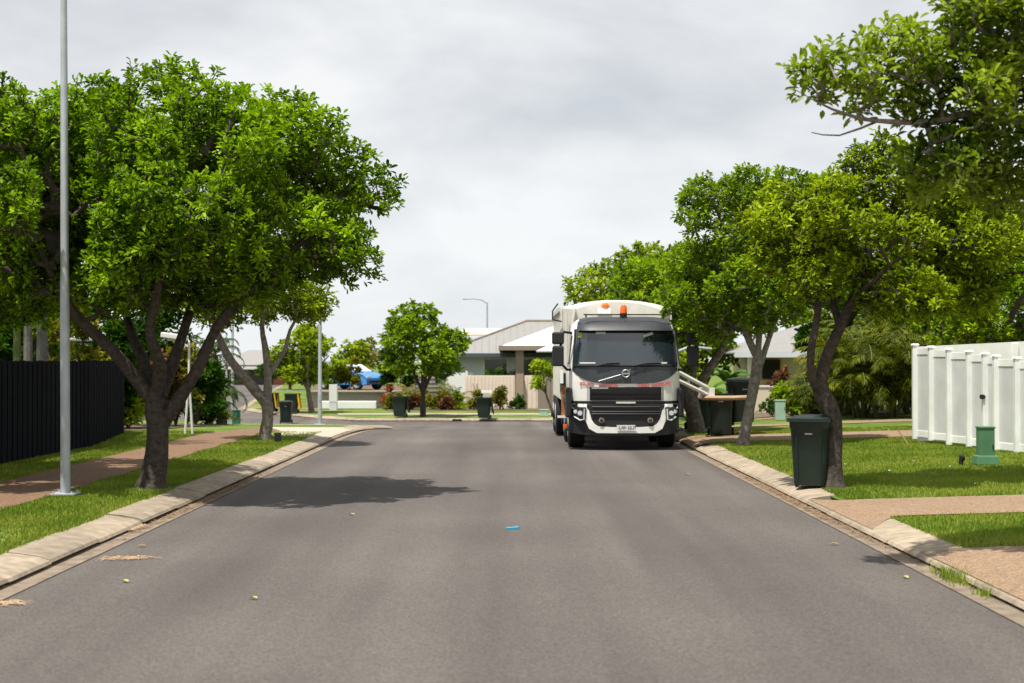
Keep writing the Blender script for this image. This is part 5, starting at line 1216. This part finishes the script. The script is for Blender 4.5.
# garden behind and beyond the dark fence
LB = [('bright green shrub at the end of the dark fence', 128, 35.5, 1.3, 1.2, 1.5, 'leaf_yellow', 90), ('red and green croton behind the big left tree', 150, 37, 1.4, 1.3, 2.6, 'leaf_red', 90), ('yellow-leaved croton beside the white tubular frame', 176, 37.5, 1.3, 1.2, 2.5, 'leaf_gold', 70),
      ('dark shrub right of the white tubular frame', 196, 39.5, 1.6, 1.4, 2.2, 'leaf_dark', 120), ('dark shrub below the leaning pandanus', 206, 41, 1.1, 1.0, .8, 'leaf_dark', 60), ('dense dark shrub behind the crotons', 160, 42, 3.5, 2, 3.8, 'leaf_dark', 260),
      ('yellow-green shrub over the dark fence left of the big tree', 70, 33.0, 1.8, 1.5, 3.2, 'leaf_gold', 120), ('green shrub over the dark fence under the low limb', 98, 35.0, 2.4, 1.5, 3.3, 'leaf_dark', 200), ('tall dark shrub behind the big left tree above the fence end', 120, 38.0, 2.6, 1.5, 4.0, 'leaf_dark', 240), ('dark shrub over the left end of the dark fence', 5, 30.0, 1.8, 1.5, 2.9, 'leaf_dark', 120),
      ('dark olive shrub beyond the leaning pandanus', 188, 46, 2.2, 1.8, 3.4, 'leaf_palm', 150)]
for i, (lb, px, Y, w_, d_, h, lf, n) in enumerate(LB):
    x = (px - 512) * Y / F; bush('shrub', lb, 'shrub', x, Y, V(x, Y), w_, d_, h, 150 + i, lf, n, 15, .2, .085, 'garden shrubs on the left', .4)
def at0(px, Y): return (px - 512) * Y / F
for i, (lb, px, Y, h, tr, r0, nf, lf, L_) in enumerate((('grey-trunked palm behind the dark fence beside the light pole', 42, 27.5, 5.6, 'pale_trunk', .10, 13, 'leaf_palm', 2.4), ('pale ringed palm behind the dark fence, middle of the three trunks', 28, 29.5, 5.0, 'pale_trunk', .09, 12, 'leaf_palm', 2.2), ('green-stemmed palm behind the dark fence, left of the grey trunks', 17, 26.5, 4.2, 'green_trunk', .07, 12, 'leaf_palm', 2.0))):
    palm(lb, at0(px, Y), Y, V(-8, Y), h, 1, L_, 90 + i, lf, 'garden palms on the left', nf=nf, trunk=tr, r0=r0, name='garden_palm', ll=.5, up=(.1, 1.3), droop=1.5)
palm('leaning pandanus with drooping spiky heads at the left verge corner', at0(225, 44), 44, V(-9, 44), 2.3, 4, 1.3, 99, 'leaf_dark', None, spread=.9, nf=12, trunk='bark', r0=.09, name='pandanus', cat='pandanus', ll=.16, up=(-.4, 1.2), droop=1.8)
palm('low spiky plant at the foot of the pandanus', at0(218, 42), 42, V(-9, 42), .15, 1, .8, 101, 'leaf_palm', None, nf=12, trunk='bark', r0=.05, name='spiky_plant', cat='plant', ll=.12, up=(.2, 1.2), droop=.8)
# more greenery to close the view beyond the houses
for i, (lb, x, Y, h, rx, lf) in enumerate((('tree mass left of the side street behind the garden', -20, 62, 5.0, 3.0, 'leaf_dark'), ('broad tree in the garden behind the dark fence', -14, 40, 5.6, 2.6, 'leaf_mid'), ('tree behind the cream house roof', 16, 70, 5.5, 3.4, 'leaf_mid'), ('tree behind the slate-roofed house', 24, 64, 6.0, 3.4, 'leaf_yellow'), ('green tree beside the cream house behind the right-hand row', 7.6, 58, 4.6, 2.0, 'leaf_mid'))):
    simple_tree('background_tree', lb, 'tree', x, Y, h, h * .8, rx, 200 + i, lf, 320, 13, .3, .16, 'bark', .15, 'garden trees behind the street', .36, lump=.7)

# ------------------------------------------------------------ small things on the ground
b = MB(); b.box((0, 0, .012), (.13, .07, .02), rz=.2); b.box((.05, .03, .02), (.07, .05, .012), rz=.9); o = b.build('plastic_scrap', M['blue_plastic'], None); o.location = (-.0, 15.65, 0); tag(o, 'small blue plastic scrap lying in the middle of the road', 'litter')
b = MB(); b.box((0, 0, .0), (.42, .10, .08)); o = b.build('drain_opening', M['dull_black'], None); o.location = (at0(457, 64), 64.02, G(-2, 64) + .06); tag(o, 'dark stormwater drain slot in the far kerb before the round-crowned tree', 'drain')
def leafbit(px, py, m, size, label, grp, ground=G):
    Y = F * (CAMH - (0 if ground is G else .2)) / (py - 360); x = (px - 512) * Y / F; z = ground(x, Y) + .012
    b = MB(); s = size; a = (px * 7.3 + py) % 6.28
    pts = [(0, -s, 0), (s * .4, -s * .3, .012), (s * .35, s * .4, .012), (0, s, .004), (-s * .35, s * .4, .014), (-s * .4, -s * .3, .010)]
    b.add(pts, [(0, 1, 2, 3), (0, 3, 4, 5)]); o = b.build('fallen_leaf', M[m], None); o.location = (x, Y, z); o.rotation_euler = (0, 0, a); tag(o, label, 'leaf', grp)
for px, py in ((254, 599), (687, 475), (834, 545), (126, 582), (352, 515), (905, 578), (143, 547)): leafbit(px, py, 'dry_leaf', .05, 'dry yellowish leaf lying on the asphalt', 'fallen leaves on the road')
for px, py in ((868, 468), (888, 470), (950, 468), (1005, 471), (912, 462), (858, 474), (930, 480), (975, 484), (845, 463), (760, 455)): leafbit(px, py, 'sticker', .045, 'pale fallen leaf lying on the right lawn', 'fallen leaves on the lawn', V)
def debris(name, label, cx, cy, lx, ly, n, m, seed, ang=0.0, zf=G, sz=.05, z0=.006):
    r = random.Random(seed); b = MB()
    for _ in range(n):
        u, v = r.gauss(0, .4) * lx, r.gauss(0, .4) * ly; x = cx + u * math.cos(ang) - v * math.sin(ang); y = cy + u * math.sin(ang) + v * math.cos(ang)
        a = r.uniform(0, 3.14) if r.random() < .4 else ang + r.gauss(0, .4); l_ = sz * r.uniform(.5, 1.8); w_ = .006
        b.add([(x - math.cos(a) * l_, y - math.sin(a) * l_, zf(x, y) + z0), (x + math.sin(a) * w_, y - math.cos(a) * w_, zf(x, y) + z0 + .012), (x + math.cos(a) * l_, y + math.sin(a) * l_, zf(x, y) + z0), (x - math.sin(a) * w_, y + math.cos(a) * w_, zf(x, y) + z0 + .016)], [(0, 1, 2, 3)])
    o = b.build(name, M[m], None); tag(o, label, 'debris', None, 'stuff')
debris('straw_litter', 'patch of dry straw washed onto the asphalt near the left gutter', -3.62, 13.3, .30, .14, 70, 'straw', 1, .12)
debris('straw_litter', 'patch of dry straw at the lower left picture edge', -3.85, 10.85, .14, .12, 50, 'straw', 2, .15)
debris('straw_litter', 'dry straw tuft caught on the left kerb lip', -4.12, 15.6, .06, .3, 90, 'straw', 3, 0, G, .05, .02)
debris('leaf_litter', 'brown leaf litter along the left gutter under the big tree', -4.03, 19.5, .10, 5.5, 800, 'litter', 4, 0, G, .035, .012)
debris('leaf_litter', 'brown leaf litter along the right gutter beside the near bin', RE + .1, 19.0, .09, 6.5, 1100, 'litter', 5, 0, G, .035, .012)
def tuft(label, x, y, n, h, seed, lx=.06, ly=.4):
    r = random.Random(seed); b = MB()
    for _ in range(n):
        a = r.uniform(0, 6.28); q = h * r.uniform(.5, 1.2); px, py = x + r.gauss(0, lx), y + r.gauss(0, ly * .5); w_ = .006; e = r.uniform(.2, .8) * q
        b.add([(px - w_, py, G(px, py) + .0), (px + w_, py, G(px, py) + .0), (px + math.cos(a) * e, py + math.sin(a) * e, G(px, py) + .02 + q)], [(0, 1, 2)])
    o = b.build('weeds', M['grass_blade'], None); tag(o, label, 'weeds', None, 'stuff')
tuft('green weeds growing in the right gutter by the pebbled driveway', RE + .17, 12.0, 320, .085, 6)
tuft('small weeds further down the right gutter', RE + .17, 11.2, 90, .07, 7, .05, .15)
